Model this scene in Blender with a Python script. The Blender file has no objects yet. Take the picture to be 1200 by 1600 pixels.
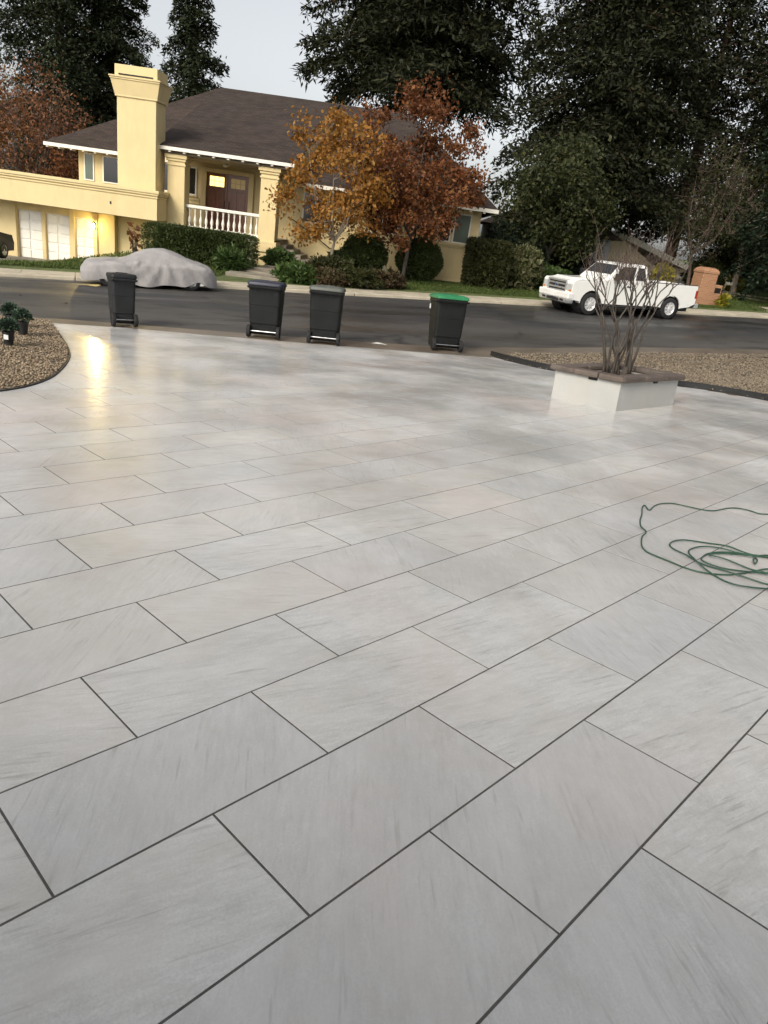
import bpy, math, random
import numpy as np
from mathutils import Vector, Matrix

R = math.radians
random.seed(11)
rng = np.random.default_rng(11)
scene = bpy.context.scene
col = scene.collection

# ------------------------------------------------------------------ camera
FPX = 1101.77                      # focal length in pixels of a 1200 x 1600 frame
PITCH, ROLL = 0.32861 + R(3.0), 0.10497 + R(2.0)
CAM = Vector((0, 0, 1.5778))
f_ = Vector((0, math.cos(PITCH), -math.sin(PITCH)))
r0 = Vector((1, 0, 0)); u0 = r0.cross(f_)
r_ = math.cos(ROLL) * r0 + math.sin(ROLL) * u0
u_ = math.cos(ROLL) * u0 - math.sin(ROLL) * r0
cam = bpy.data.cameras.new('camera')
cam_ob = bpy.data.objects.new('camera', cam); col.objects.link(cam_ob)
mw = Matrix(((r_.x, u_.x, -f_.x), (r_.y, u_.y, -f_.y), (r_.z, u_.z, -f_.z))).to_4x4()
mw.translation = CAM
cam_ob.matrix_world = mw
cam.lens = FPX * 36 / 1600; cam.sensor_width = 36; cam.sensor_fit = 'AUTO'
cam.clip_start = 0.05; cam.clip_end = 3000
scene.camera = cam_ob

# ------------------------------------------------------------------ sky, sun, exposure
SUN_EL, SUN_AZ = R(35), R(208)     # azimuth clockwise from +Y: low, behind and to the left
world = bpy.data.worlds.new('World'); scene.world = world; world.use_nodes = True
wn, wl = world.node_tree.nodes, world.node_tree.links
wn.clear()
sky = wn.new('ShaderNodeTexSky'); sky.sky_type = 'NISHITA'; sky.sun_disc = False
sky.sun_elevation = SUN_EL; sky.sun_rotation = SUN_AZ; sky.air_density = 1.0; sky.dust_density = 3.0; sky.ozone_density = 1.0
hs = wn.new('ShaderNodeHueSaturation'); hs.inputs['Saturation'].default_value = 0.2
bg = wn.new('ShaderNodeBackground'); bg.inputs['Strength'].default_value = 0.105
wo = wn.new('ShaderNodeOutputWorld')
wl.new(sky.outputs[0], hs.inputs['Color']); wl.new(hs.outputs[0], bg.inputs['Color']); wl.new(bg.outputs[0], wo.inputs['Surface'])
sun = bpy.data.lights.new('sun', 'SUN'); sun.energy = 1.5; sun.angle = R(24); sun.color = (1.0, 0.91, 0.77)
sun_ob = bpy.data.objects.new('sun', sun); col.objects.link(sun_ob)
to_sun = Vector((math.sin(SUN_AZ) * math.cos(SUN_EL), math.cos(SUN_AZ) * math.cos(SUN_EL), math.sin(SUN_EL)))
sun_ob.rotation_euler = to_sun.to_track_quat('Z', 'Y').to_euler()
vs = scene.view_settings
vs.view_transform = 'Standard'; vs.look = 'None'; vs.gamma = 1.0; vs.exposure = 0.78; vs.use_curve_mapping = False
cy = scene.cycles; cy.use_adaptive_sampling = True; cy.adaptive_threshold = .03; cy.max_bounces = 5; cy.diffuse_bounces = 2; cy.glossy_bounces = 2; cy.transmission_bounces = 2; cy.transparent_max_bounces = 4
scene.render.resolution_x = 768; scene.render.resolution_y = 1024

# ------------------------------------------------------------------ materials
class NT:
    def __init__(s, name):
        s.m = bpy.data.materials.new(name); s.m.use_nodes = True
        s.t = s.m.node_tree; s.t.nodes.clear()
        s.out = s.n('ShaderNodeOutputMaterial'); s.b = s.n('ShaderNodeBsdfPrincipled')
        s.l(s.b.outputs[0], s.out.inputs[0])
    def n(s, t, **k):
        o = s.t.nodes.new(t)
        for a, v in k.items(): setattr(o, a, v)
        return o
    def l(s, a, b): s.t.links.new(a, b)
    def set(s, **k):
        for a, v in k.items(): s.b.inputs[a.replace('_', ' ')].default_value = v
    def math(s, op, a, b=None, c=None, clamp=False):
        o = s.n('ShaderNodeMath', operation=op, use_clamp=clamp)
        for i, v in enumerate((a, b, c)):
            if v is None: continue
            if isinstance(v, (int, float)): o.inputs[i].default_value = v
            else: s.l(v, o.inputs[i])
        return o.outputs[0]
    def mix(s, f, a, b, mode='MIX'):
        o = s.n('ShaderNodeMix', data_type='RGBA', blend_type=mode)
        for i, v in ((0, f), (6, a), (7, b)):
            if isinstance(v, (int, float)): o.inputs[i].default_value = v
            elif isinstance(v, tuple): o.inputs[i].default_value = (*v[:3], 1)
            else: s.l(v, o.inputs[i])
        return o.outputs[2]
    def mrange(s, v, a, b, c, d):
        o = s.n('ShaderNodeMapRange'); s.l(v, o.inputs[0])
        for i, x in enumerate((a, b, c, d)): o.inputs[i + 1].default_value = x
        return o.outputs[0]
    def noise(s, vec, scale, detail=4, rough=.55, dist=0):
        o = s.n('ShaderNodeTexNoise'); s.l(vec, o.inputs['Vector'])
        o.inputs['Scale'].default_value = scale; o.inputs['Detail'].default_value = detail
        o.inputs['Roughness'].default_value = rough; o.inputs['Distortion'].default_value = dist
        return o.outputs[0]
    def mapping(s, vec, scale=(1, 1, 1), rot=(0, 0, 0), loc=(0, 0, 0)):
        o = s.n('ShaderNodeMapping'); s.l(vec, o.inputs[0])
        o.inputs['Scale'].default_value = scale; o.inputs['Rotation'].default_value = rot; o.inputs['Location'].default_value = loc
        return o.outputs[0]
    def pos(s): return s.n('ShaderNodeNewGeometry').outputs['Position']
    def obj(s): return s.n('ShaderNodeTexCoord').outputs['Object']
    def bump(s, h, strength, dist):
        o = s.n('ShaderNodeBump'); o.inputs['Strength'].default_value = strength; o.inputs['Distance'].default_value = dist
        s.l(h, o.inputs['Height']); s.l(o.outputs[0], s.b.inputs['Normal']); return o

def plain(name, c, rough=.6, var=.25, scale=4, bump=0, bscale=60, metal=0, coat=0, stain=None, spec=.5):
    t = NT(name); p = t.pos()
    n1 = t.noise(p, scale, 6, .6)
    lo = tuple(x * (1 - var) for x in c); hi = tuple(min(1, x * (1 + var)) for x in c)
    cc = t.mix(t.mrange(n1, .3, .7, 0, 1), lo, hi)
    if stain:
        st = t.noise(t.mapping(p, (1, 1, .25)), 1.6, 7, .65)
        cc = t.mix(t.mrange(st, .48, .75, 0, .55), cc, stain)
    t.l(cc, t.b.inputs['Base Color'])
    t.l(t.mrange(n1, .2, .8, max(.02, rough - .08), min(1, rough + .08)), t.b.inputs['Roughness'])
    t.set(Metallic=metal, Coat_Weight=coat, Specular_IOR_Level=spec)
    if bump: t.bump(t.noise(p, bscale, 5, .6), bump, .01 if bscale > 10 else .05)
    return t.m

def leafmat(name, cols, rough=.6, trans=.25):
    t = NT(name); g = t.n('ShaderNodeNewGeometry')
    rp = t.n('ShaderNodeValToRGB'); t.l(g.outputs['Random Per Island'], rp.inputs[0])
    e = rp.color_ramp.elements
    while len(e) < len(cols): e.new(.5)
    for i, c in enumerate(cols): e[i].position = i / (len(cols) - 1); e[i].color = (*c, 1)
    n1 = t.noise(g.outputs['Position'], .55, 3)
    cc = t.mix(t.mrange(n1, .35, .65, 0, .5), rp.outputs[0], tuple(x * .55 for x in cols[0]))
    t.l(cc, t.b.inputs['Base Color']); t.set(Roughness=rough, Specular_IOR_Level=.3)
    tr = t.n('ShaderNodeBsdfTranslucent'); t.l(cc, tr.inputs[0])
    mx = t.n('ShaderNodeMixShader'); mx.inputs[0].default_value = trans
    t.l(t.b.outputs[0], mx.inputs[1]); t.l(tr.outputs[0], mx.inputs[2]); t.l(mx.outputs[0], t.out.inputs[0])
    return t.m

def tile_mat(name, island):
    t = NT(name)
    g = t.n('ShaderNodeNewGeometry'); oi = t.n('ShaderNodeObjectInfo')
    rnd = g.outputs['Random Per Island'] if island else oi.outputs['Random']
    r2 = t.math('FRACT', t.math('MULTIPLY', rnd, 17.31)); r3 = t.math('FRACT', t.math('MULTIPLY', rnd, 53.7))
    off = t.n('ShaderNodeCombineXYZ'); t.l(t.math('MULTIPLY', rnd, 91), off.inputs[0]); t.l(t.math('MULTIPLY', r2, 67), off.inputs[1]); t.l(t.math('MULTIPLY', r3, 41), off.inputs[2])
    vr = t.n('ShaderNodeVectorRotate', rotation_type='Z_AXIS'); t.l(t.obj(), vr.inputs['Vector'])
    # vein angle: two families of prints
    ang = t.math('ADD', t.math('MULTIPLY', t.math('GREATER_THAN', r2, .4), -1.25), t.mrange(r3, 0, 1, .15, .60))
    t.l(ang, vr.inputs['Angle'])
    va = t.n('ShaderNodeVectorMath', operation='ADD'); t.l(vr.outputs[0], va.inputs[0]); t.l(off.outputs[0], va.inputs[1]); v = va.outputs[0]
    speck = t.noise(v, 130, 3, .75)
    fine = t.noise(t.mapping(v, (8, 34, 1)), 1.3, 6, .72)
    broad = t.noise(t.mapping(v, (1.6, 7, 1)), 1.3, 4, .6)
    cloud = t.noise(v, 2.4, 4, .6)
    lines = t.noise(t.mapping(v, (3.6, 46, 1), loc=(7, 3, 1)), 1.0, 4, .62, .25)
    gate = t.mrange(t.noise(t.mapping(v, (2.2, 4, 1), loc=(1, 8, 2)), 1.5, 3), .40, .58, 0, 1)
    ridge = t.math('MULTIPLY', t.mrange(lines, .57, .68, 0, 1), gate, clamp=True)
    base = t.mix(t.mrange(fine, .3, .7, 0, 1), (.49, .492, .48), (.755, .76, .745))
    base = t.mix(t.mrange(speck, .42, .72, 0, .6), base, (.38, .38, .37))
    base = t.mix(t.mrange(broad, .35, .7, 0, .5), base, (.76, .76, .75))
    base = t.mix(t.mrange(cloud, .46, .72, 0, .5), base, (.57, .53, .47))
    base = t.mix(t.math('MULTIPLY', ridge, .62), base, (.24, .235, .21))
    base = t.mix(t.mrange(r3, .0, 1, 0, .45), base, (.60, .555, .50))
    base = t.mix(t.mrange(r2, 0, 1, .0, .45), base, (.50, .50, .515))
    p = g.outputs['Position']
    wet = t.mrange(t.noise(p, .75, 4, .6), .36, .62, 0, 1)
    dirt = t.noise(p, 2.6, 4, .7)
    base = t.mix(t.mrange(t.noise(p, .55, 3), .5, .68, 0, .35), base, (.66, .55, .51))  # pinkish patches, lens flare tint put into the paver colour
    base = t.mix(t.mrange(dirt, .52, .75, 0, .3), base, (.42, .39, .33))
    base = t.mix(t.math('MULTIPLY', wet, .14), base, (.16, .165, .16), 'MULTIPLY')
    t.l(base, t.b.inputs['Base Color'])
    ro = t.math('ADD', t.mrange(wet, 0, 1, .48, .36), t.mrange(fine, .2, .8, -.05, .08))
    t.l(ro, t.b.inputs['Roughness'])
    t.l(t.mrange(wet, 0, 1, .3, 1.0), t.b.inputs['Coat Weight']); t.set(Coat_Roughness=.17, Coat_IOR=1.33, Specular_IOR_Level=.45)
    cb = t.bump(t.noise(p, 7, 3, .6), .55, .006)
    t.l(cb.outputs[0], t.b.inputs['Coat Normal'])
    return t.m

def asphalt_mat():
    t = NT('asphalt'); p = t.pos()
    al = t.mapping(p, (1, 1, 1), rot=(0, 0, R(-25)))
    st = t.noise(t.mapping(al, (.12, .9, 1)), 1.0, 5, .6)
    gr = t.noise(p, 140, 3, .7); bl = t.noise(p, .5, 4)
    sp = t.n('ShaderNodeSeparateXYZ'); t.l(al, sp.inputs[0])
    near_sheen = t.mrange(t.math('ADD', sp.outputs[1], t.math('MULTIPLY', st, 1.6)), 18.6, 19.6, 1, 0)  # near half browner and paler, wet sky reflection put into its colour
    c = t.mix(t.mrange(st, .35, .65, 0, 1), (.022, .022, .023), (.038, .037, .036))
    c = t.mix(near_sheen, c, t.mix(t.mrange(st, .3, .7, 0, 1), (.046, .042, .037), (.080, .073, .064)))
    c = t.mix(t.mrange(bl, .45, .7, 0, .6), c, (.075, .066, .055))
    c = t.mix(t.mrange(gr, .45, .75, 0, .5), c, (.10, .098, .094))
    vo = t.n('ShaderNodeTexVoronoi', feature='DISTANCE_TO_EDGE'); vo.inputs['Scale'].default_value = .42
    wp = t.n('ShaderNodeVectorMath', operation='ADD'); t.l(al, wp.inputs[0]); wn_ = t.n('ShaderNodeCombineXYZ'); t.l(t.noise(p, 1.5, 4), wn_.inputs[0]); t.l(t.noise(p, 1.1, 4), wn_.inputs[1]); t.l(wn_.outputs[0], wp.inputs[1]); t.l(wp.outputs[0], vo.inputs['Vector'])
    crack = t.math('MULTIPLY', t.mrange(vo.outputs['Distance'], 0, .03, 1, 0), t.mrange(t.noise(p, .22, 2), .42, .52, 0, 1), clamp=True)
    c = t.mix(t.math('MULTIPLY', crack, .85), c, (.014, .014, .014))
    spots = t.mrange(t.noise(t.mapping(al, (.5, 1.4, 1), loc=(5, 1, 0)), .9, 3), .60, .66, 0, .6)
    c = t.mix(spots, c, (.020, .019, .019))
    t.l(c, t.b.inputs['Base Color'])
    wet = t.mrange(t.noise(t.mapping(al, (.2, .8, 1), loc=(3, 9, 0)), .8, 4), .40, .62, 0, 1)
    t.l(t.mrange(wet, 0, 1, .75, .30), t.b.inputs['Roughness']); t.set(Specular_IOR_Level=.45)
    t.bump(t.noise(p, 90, 4, .7), .5, .006)
    return t.m

def gravel_mat(name, cols):
    t = NT(name); g = t.n('ShaderNodeNewGeometry')
    rp = t.n('ShaderNodeValToRGB'); t.l(g.outputs['Random Per Island'], rp.inputs[0]); e = rp.color_ramp.elements
    while len(e) < len(cols): e.new(.5)
    for i, c in enumerate(cols): e[i].position = i / (len(cols) - 1); e[i].color = (*c, 1)
    n1 = t.noise(g.outputs['Position'], 40, 4)
    t.l(t.mix(t.mrange(n1, .3, .7, 0, .5), rp.outputs[0], tuple(x * .6 for x in cols[1])), t.b.inputs['Base Color'])
    t.set(Roughness=.75)
    return t.m

def shingle_mat():
    t = NT('roof_shingle'); p = t.pos()
    br = t.n('ShaderNodeTexBrick'); t.l(t.mapping(p, (1, 1, 1)), br.inputs['Vector'])
    sx = t.n('ShaderNodeSeparateXYZ'); t.l(p, sx.inputs[0])
    cx = t.n('ShaderNodeCombineXYZ'); t.l(sx.outputs[0], cx.inputs[0]); t.l(t.math('MULTIPLY', sx.outputs[2], 2.6), cx.inputs[1])
    t.l(cx.outputs[0], br.inputs['Vector'])
    br.inputs['Color1'].default_value = (.066, .048, .039, 1); br.inputs['Color2'].default_value = (.032, .025, .022, 1); br.inputs['Mortar'].default_value = (.018, .014, .013, 1)
    br.inputs['Scale'].default_value = 1; br.inputs['Brick Width'].default_value = .34; br.inputs['Row Height'].default_value = .16; br.inputs['Mortar Size'].default_value = .012; br.inputs['Bias'].default_value = 0
    n1 = t.noise(p, .8, 5)
    t.l(t.mix(t.mrange(n1, .35, .7, 0, .45), br.outputs[0], (.075, .058, .048)), t.b.inputs['Base Color'])
    t.set(Roughness=.9, Specular_IOR_Level=.2)
    t.bump(br.outputs[1], .35, .02)
    return t.m

def brick_mat():
    t = NT('orange_brick'); br = t.n('ShaderNodeTexBrick')
    o = t.obj(); sx = t.n('ShaderNodeSeparateXYZ'); t.l(o, sx.inputs[0]); cx = t.n('ShaderNodeCombineXYZ')
    t.l(t.math('ADD', sx.outputs[0], sx.outputs[1]), cx.inputs[0]); t.l(sx.outputs[2], cx.inputs[1]); t.l(cx.outputs[0], br.inputs['Vector'])
    br.inputs['Color1'].default_value = (.30, .12, .05, 1); br.inputs['Color2'].default_value = (.36, .17, .08, 1); br.inputs['Mortar'].default_value = (.30, .22, .15, 1)
    br.inputs['Scale'].default_value = 1; br.inputs['Brick Width'].default_value = .21; br.inputs['Row Height'].default_value = .075; br.inputs['Mortar Size'].default_value = .01
    t.l(br.outputs[0], t.b.inputs['Base Color']); t.set(Roughness=.9); t.bump(br.outputs[1], .4, -.01)
    return t.m

def emit_mat(name, c, s):
    t = NT(name); t.set(Base_Color=(*c, 1), Emission_Color=(*c, 1), Emission_Strength=s, Roughness=.4); return t.m

def glass_mat(name, c, rough=.06):
    t = NT(name); n1 = t.noise(t.pos(), .9, 3)
    t.l(t.mix(n1, c, tuple(x * .5 for x in c)), t.b.inputs['Base Color']); t.set(Roughness=rough, Specular_IOR_Level=.6); return t.m

def paint_mat(name, c, rough=.28, coat=.6):
    t = NT(name); p = t.pos()
    n1 = t.noise(p, 2.5, 5, .6)
    t.l(t.mix(t.mrange(n1, .45, .8, 0, .25), c, tuple(x * .75 for x in c)), t.b.inputs['Base Color'])
    t.set(Roughness=rough, Coat_Weight=coat, Coat_Roughness=.08); return t.m

M = {}
M['tile'] = tile_mat('porcelain_paver', False); M['tile_far'] = tile_mat('porcelain_paver_small', True)
M['grout'] = plain('joint_sand', (.085, .082, .075), .9, .3, 30)
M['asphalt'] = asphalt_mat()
M['concrete'] = plain('concrete', (.43, .38, .29), .8, .18, 1.2, .2, 80, stain=(.25, .21, .15))
M['gutter'] = plain('wet_gutter_concrete', (.16, .13, .10), .38, .35, 1.4, .2, 60, stain=(.09, .075, .06))
M['kerb_paint'] = M['concrete']
M['stepstone'] = plain('grey_step_concrete', (.24, .21, .16), .8, .3, 1.5, .2, 60, stain=(.13, .115, .09))
M['drive2'] = plain('grey_drive_concrete', (.22, .205, .175), .75, .25, 1.0, .2, 60)
M['lawn'] = plain('lawn_soil_green', (.075, .095, .026), .95, .4, 2.2, .5, 30)
M['grass'] = leafmat('grass_blade', [(.05, .085, .016), (.08, .12, .026), (.12, .14, .035)], .6, .3)
M['soil'] = plain('brown_soil', (.11, .085, .055), .95, .4, 3, .5, 40)
M['gravelL'] = gravel_mat('tan_gravel', [(.36, .28, .18), (.24, .17, .10), (.45, .38, .27), (.30, .20, .13), (.20, .16, .11), (.42, .33, .22)])
M['gravelR'] = gravel_mat('gold_gravel', [(.33, .265, .185), (.18, .14, .095), (.41, .35, .26), (.28, .215, .145), (.14, .11, .08), (.35, .285, .20)])
M['edging'] = plain('black_edging', (.012, .012, .012), .45, .3, 10)
M['stucco'] = plain('cream_stucco', (.67, .54, .29), .9, .06, 1.2, .4, 60, stain=(.55, .43, .22))
M['stucco2'] = plain('tan_stucco', (.50, .40, .24), .9, .06, 1.2, .25, 120)
M['trim'] = plain('white_trim', (.78, .74, .64), .55, .05, 2)
M['roof'] = shingle_mat()
M['soffit'] = plain('soffit', (.30, .24, .16), .8, .1, 2)
M['garage'] = plain('white_garage_door', (.84, .81, .72), .5, .04, 2)
M['wood'] = plain('red_brown_door', (.16, .055, .028), .42, .25, 3, coat=.3)
M['glass'] = glass_mat('dark_window_glass', (.012, .016, .018))
M['glass_pale'] = glass_mat('pale_window_glass', (.13, .17, .13), .15)
M['litpane'] = emit_mat('lit_door_pane', (1.0, .78, .22), 1.6)
M['dimpane'] = emit_mat('dim_door_pane', (.35, .25, .10), .18)
M['bulb'] = emit_mat('lamp_bulb', (1.0, .80, .30), 60)
M['iron'] = plain('dark_iron', (.02, .018, .016), .5, .2, 8, metal=.6)
M['bin'] = plain('charcoal_bin_plastic', (.017, .018, .020), .55, .25, 6, .08, 90, stain=(.026, .026, .025), spec=.25)
M['bin2'] = plain('black_bin_plastic', (.009, .010, .010), .55, .25, 6, .08, 90, stain=(.016, .016, .015), spec=.22)
M['lid_grey'] = plain('grey_lid', (.075, .082, .070), .5, .2, 5, stain=(.11, .11, .09))
M['lid_blue'] = plain('blue_lid', (.022, .024, .042), .5, .25, 5, stain=(.04, .04, .05))
M['lid_green'] = plain('green_lid', (.018, .17, .065), .42, .2, 5, stain=(.05, .22, .11))
M['rubber'] = plain('rubber', (.012, .012, .012), .8, .3, 10)
M['sticker'] = plain('white_sticker', (.7, .7, .7), .5, .1, 20)
M['metal'] = plain('steel', (.5, .5, .5), .3, .1, 8, metal=1)
M['chrome'] = plain('chrome', (.72, .72, .71), .3, .08, 8, metal=.75)
M['white_paint'] = paint_mat('white_car_paint', (.78, .77, .73))
M['black_paint'] = paint_mat('black_car_paint', (.010, .011, .012), .6, .0)
M['alloy'] = plain('alloy', (.62, .62, .61), .35, .08, 8, metal=.2)
M['plastic'] = plain('dark_plastic', (.02, .02, .02), .5, .2, 10)
M['carglass'] = glass_mat('car_glass', (.02, .024, .026), .05)
M['headlamp'] = glass_mat('headlamp_glass', (.55, .56, .54), .1)
M['amber'] = plain('amber_lens', (.55, .18, .03), .25, .1, 8)
M['red_lens'] = plain('red_lens', (.30, .02, .015), .25, .1, 8)
M['blue'] = plain('blue_badge', (.01, .03, .15), .3, .1, 8)
M['cover'] = plain('grey_car_cover_cloth', (.30, .285, .28), .65, .10, 2.5, .35, 9.5, stain=(.22, .205, .20))
M['planter'] = plain('white_painted_block', (.41, .41, .39), .8, .08, 2, .35, 50, stain=(.42, .40, .34))
M['coping'] = plain('brown_coping', (.105, .08, .066), .65, .3, 5, .3, 40, stain=(.16, .14, .12))
M['bark'] = plain('grey_brown_bark', (.060, .050, .041), .85, .35, 9, .6, 50)
M['bark_red'] = plain('redwood_bark', (.075, .04, .026), .9, .35, 5, .8, 20)
M['bark_pale'] = plain('pale_bark', (.30, .25, .19), .85, .3, 6, .4, 40)
M['twig'] = plain('reddish_twig', (.085, .058, .044), .85, .3, 9)
M['redwood'] = leafmat('redwood_needles', [(.013, .021, .008), (.021, .034, .011), (.032, .043, .014), (.042, .044, .016)], .7, .15)
M['conifer'] = leafmat('dark_conifer_needles', [(.010, .014, .005), (.018, .023, .008), (.027, .031, .010), (.038, .038, .012)], .7, .15)
M['cedar'] = leafmat('deep_green_cedar_needles', [(.008, .017, .008), (.014, .027, .011), (.022, .036, .014)], .7, .15)
M['olive'] = leafmat('olive_leaves', [(.02, .030, .009), (.034, .046, .013), (.055, .062, .018), (.075, .07, .022)], .6, .25)
M['orange'] = leafmat('orange_leaves', [(.30, .12, .018), (.42, .19, .03), (.24, .10, .02), (.50, .27, .06), (.16, .10, .025)], .6, .35)
M['redleaf'] = leafmat('red_brown_leaves', [(.15, .05, .018), (.21, .068, .022), (.11, .042, .018), (.27, .11, .03), (.085, .042, .017)], .6, .3)
M['dryleaf'] = leafmat('dry_rust_leaves', [(.22, .09, .04), (.30, .13, .05), (.15, .06, .035), (.26, .14, .07)], .6, .3)
M['hedge'] = leafmat('hedge_leaves', [(.038, .055, .014), (.054, .076, .018), (.072, .094, .024)], .5, .2)
M['hedge2'] = leafmat('clipped_shrub_leaves', [(.030, .034, .010), (.046, .048, .014), (.060, .064, .018)], .5, .2)
M['bright'] = leafmat('bright_green_leaves', [(.04, .075, .018), (.065, .11, .028), (.10, .14, .04)], .5, .25)
M['varieg'] = leafmat('variegated_leaves', [(.05, .065, .02), (.09, .10, .03), (.30, .28, .15), (.05, .06, .02)], .5, .25)
M['yellow'] = leafmat('yellow_leaves', [(.24, .21, .02), (.36, .32, .03), (.17, .17, .02)], .5, .3)
M['pinkcover'] = leafmat('reddish_groundcover', [(.09, .05, .03), (.06, .07, .025), (.14, .08, .05)], .5, .25)
M['bluegreen'] = leafmat('grey_green_leaves', [(.055, .095, .06), (.085, .13, .085), (.04, .07, .045)], .5, .25)
M['pot'] = plain('black_pot', (.015, .016, .015), .5, .2, 10)
M['hose'] = plain('green_hose', (.026, .078, .046), .42, .25, 12)
M['paper'] = plain('paper', (.6, .58, .52), .8, .1, 10)
M['grey_siding'] = plain('grey_siding', (.36, .37, .40), .8, .08, 1)
M['pale_wall'] = plain('pale_wall', (.78, .67, .47), .9, .06, 1)
M['brick'] = brick_mat()
M['plate'] = plain('plate', (.75, .75, .72), .4, .1, 10)

# ------------------------------------------------------------------ mesh helpers
class MB:
    def __init__(s): s.v = []; s.f = []
    def add(s, vs, fs):
        o = len(s.v); s.v += [tuple(v) for v in vs]; s.f += [tuple(i + o for i in f) for f in fs]; return s
    def box(s, x0, x1, y0, y1, z0, z1):
        return s.add([(x0, y0, z0), (x1, y0, z0), (x1, y1, z0), (x0, y1, z0), (x0, y0, z1), (x1, y0, z1), (x1, y1, z1), (x0, y1, z1)],
                     [(0, 3, 2, 1), (4, 5, 6, 7), (0, 1, 5, 4), (1, 2, 6, 5), (2, 3, 7, 6), (3, 0, 4, 7)])
    def taper(s, b, t, z0, z1):   # b,t = (x0,x1,y0,y1)
        q = lambda r, z: [(r[0], r[2], z), (r[1], r[2], z), (r[1], r[3], z), (r[0], r[3], z)]
        return s.add(q(b, z0) + q(t, z1), [(0, 3, 2, 1), (4, 5, 6, 7), (0, 1, 5, 4), (1, 2, 6, 5), (2, 3, 7, 6), (3, 0, 4, 7)])
    def rings(s, rings, cap0=True, cap1=True, closed=True):
        n = len(rings[0]); o = len(s.v)
        for r in rings: s.v += [tuple(p) for p in r]
        for i in range(len(rings) - 1):
            for j in range(n if closed else n - 1):
                a = o + i * n + j; b = o + i * n + (j + 1) % n
                s.f.append((a, b, b + n, a + n))
        if cap0: s.f.append(tuple(o + j for j in reversed(range(n))))
        if cap1: s.f.append(tuple(o + (len(rings) - 1) * n + j for j in range(n)))
        return s
    def tube(s, pts, rad, n=6):
        pts = [Vector(p) for p in pts]
        if not hasattr(rad, '__len__'): rad = [rad] * len(pts)
        rs = []; ref = None
        for i, p in enumerate(pts):
            d = (pts[min(i + 1, len(pts) - 1)] - pts[max(i - 1, 0)]).normalized()
            if ref is None: ref = d.orthogonal().normalized()
            ref = (ref - d * ref.dot(d))
            ref = ref.normalized() if ref.length > 1e-6 else d.orthogonal().normalized()
            w = d.cross(ref)
            rs.append([p + (ref * math.cos(2 * math.pi * k / n) + w * math.sin(2 * math.pi * k / n)) * rad[i] for k in range(n)])
        return s.rings(rs)
    def lathe(s, prof, n=12, c=(0, 0, 0), axis='z', cap=True):
        rs = []
        for r, z in prof:
            ring = []
            for k in range(n):
                a = 2 * math.pi * k / n; x, y = r * math.cos(a), r * math.sin(a)
                ring.append((c[0] + x, c[1] + y, c[2] + z) if axis == 'z' else (c[0] + x, c[1] - z, c[2] + y))
            rs.append(ring)
        return s.rings(rs, cap, cap)
    def extrude(s, poly, axis, a, b):   # poly of 2D points; axis 'y': (x,z) swept in y; 'z': (x,y) swept in z ; 'x': (y,z)
        def P(p, t): return (p[0], t, p[1]) if axis == 'y' else ((p[0], p[1], t) if axis == 'z' else (t, p[0], p[1]))
        n = len(poly)
        fs = [tuple(range(n)), tuple(reversed(range(n, 2 * n)))] + [(i, i + n, (i + 1) % n + n, (i + 1) % n) for i in range(n)]
        return s.add([P(p, a) for p in poly] + [P(p, b) for p in poly], fs)
    def mesh(s, name):
        me = bpy.data.meshes.new(name); me.from_pydata(s.v, [], s.f); me.update(); return me
    def build(s, name, mat, parent=None, smooth=False, bevel=0, seg=2, weld=True):
        me = s.mesh(name)
        import bmesh
        bm = bmesh.new(); bm.from_mesh(me)
        if len(bm.faces) < 60000: bmesh.ops.recalc_face_normals(bm, faces=bm.faces)
        bm.to_mesh(me); bm.free()
        me.materials.append(M[mat] if isinstance(mat, str) else mat)
        if smooth: me.polygons.foreach_set('use_smooth', [True] * len(me.polygons))
        ob = bpy.data.objects.new(name, me); col.objects.link(ob)
        if parent: ob.parent = parent
        if bevel:
            md = ob.modifiers.new('bevel', 'BEVEL'); md.width = bevel; md.segments = seg; md.limit_method = 'ANGLE'; md.angle_limit = R(40)
        return ob

def empty(name, loc=(0, 0, 0), rz=0, mat=None):
    o = bpy.data.objects.new(name, None); col.objects.link(o); o.empty_display_size = .2
    if mat is not None: o.matrix_world = mat
    else: o.location = loc; o.rotation_euler = (0, 0, rz)
    return o

def tag(o, label=None, cat=None, group=None, kind=None):
    if label: o['label'] = label
    if cat: o['category'] = cat
    if group: o['group'] = group
    if kind: o['kind'] = kind
    return o

def quads_mesh(name, P, mat, parent=None):   # P: (N,4,3)
    n = len(P); me = bpy.data.meshes.new(name)
    me.vertices.add(n * 4); me.vertices.foreach_set('co', P.reshape(-1).astype(np.float32))
    me.loops.add(n * 4); me.loops.foreach_set('vertex_index', np.arange(n * 4, dtype=np.int32))
    me.polygons.add(n); me.polygons.foreach_set('loop_start', np.arange(0, n * 4, 4, dtype=np.int32))
    me.polygons.foreach_set('loop_total', np.full(n, 4, dtype=np.int32))
    me.update(calc_edges=True); me.validate()
    me.materials.append(M[mat] if isinstance(mat, str) else mat)
    ob = bpy.data.objects.new(name, me); col.objects.link(ob)
    if parent: ob.parent = parent
    return ob

def unit(a): return a / np.maximum(np.linalg.norm(a, axis=-1, keepdims=True), 1e-9)

def leaves(c, d, length, width, nrm=None):
    """diamond leaves at c pointing along d"""
    n = len(c); d = unit(d)
    if nrm is None: nrm = rng.normal(size=(n, 3))
    s = unit(np.cross(d, nrm)); up = unit(np.cross(s, d))
    L = length * rng.uniform(.5, 1.6, (n, 1)); W = width * rng.uniform(.5, 1.5, (n, 1))
    return np.stack([c, c + d * L * .5 + s * W * .5 + up * W * .15, c + d * L, c + d * L * .5 - s * W * .5 + up * W * .15], 1)

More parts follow.
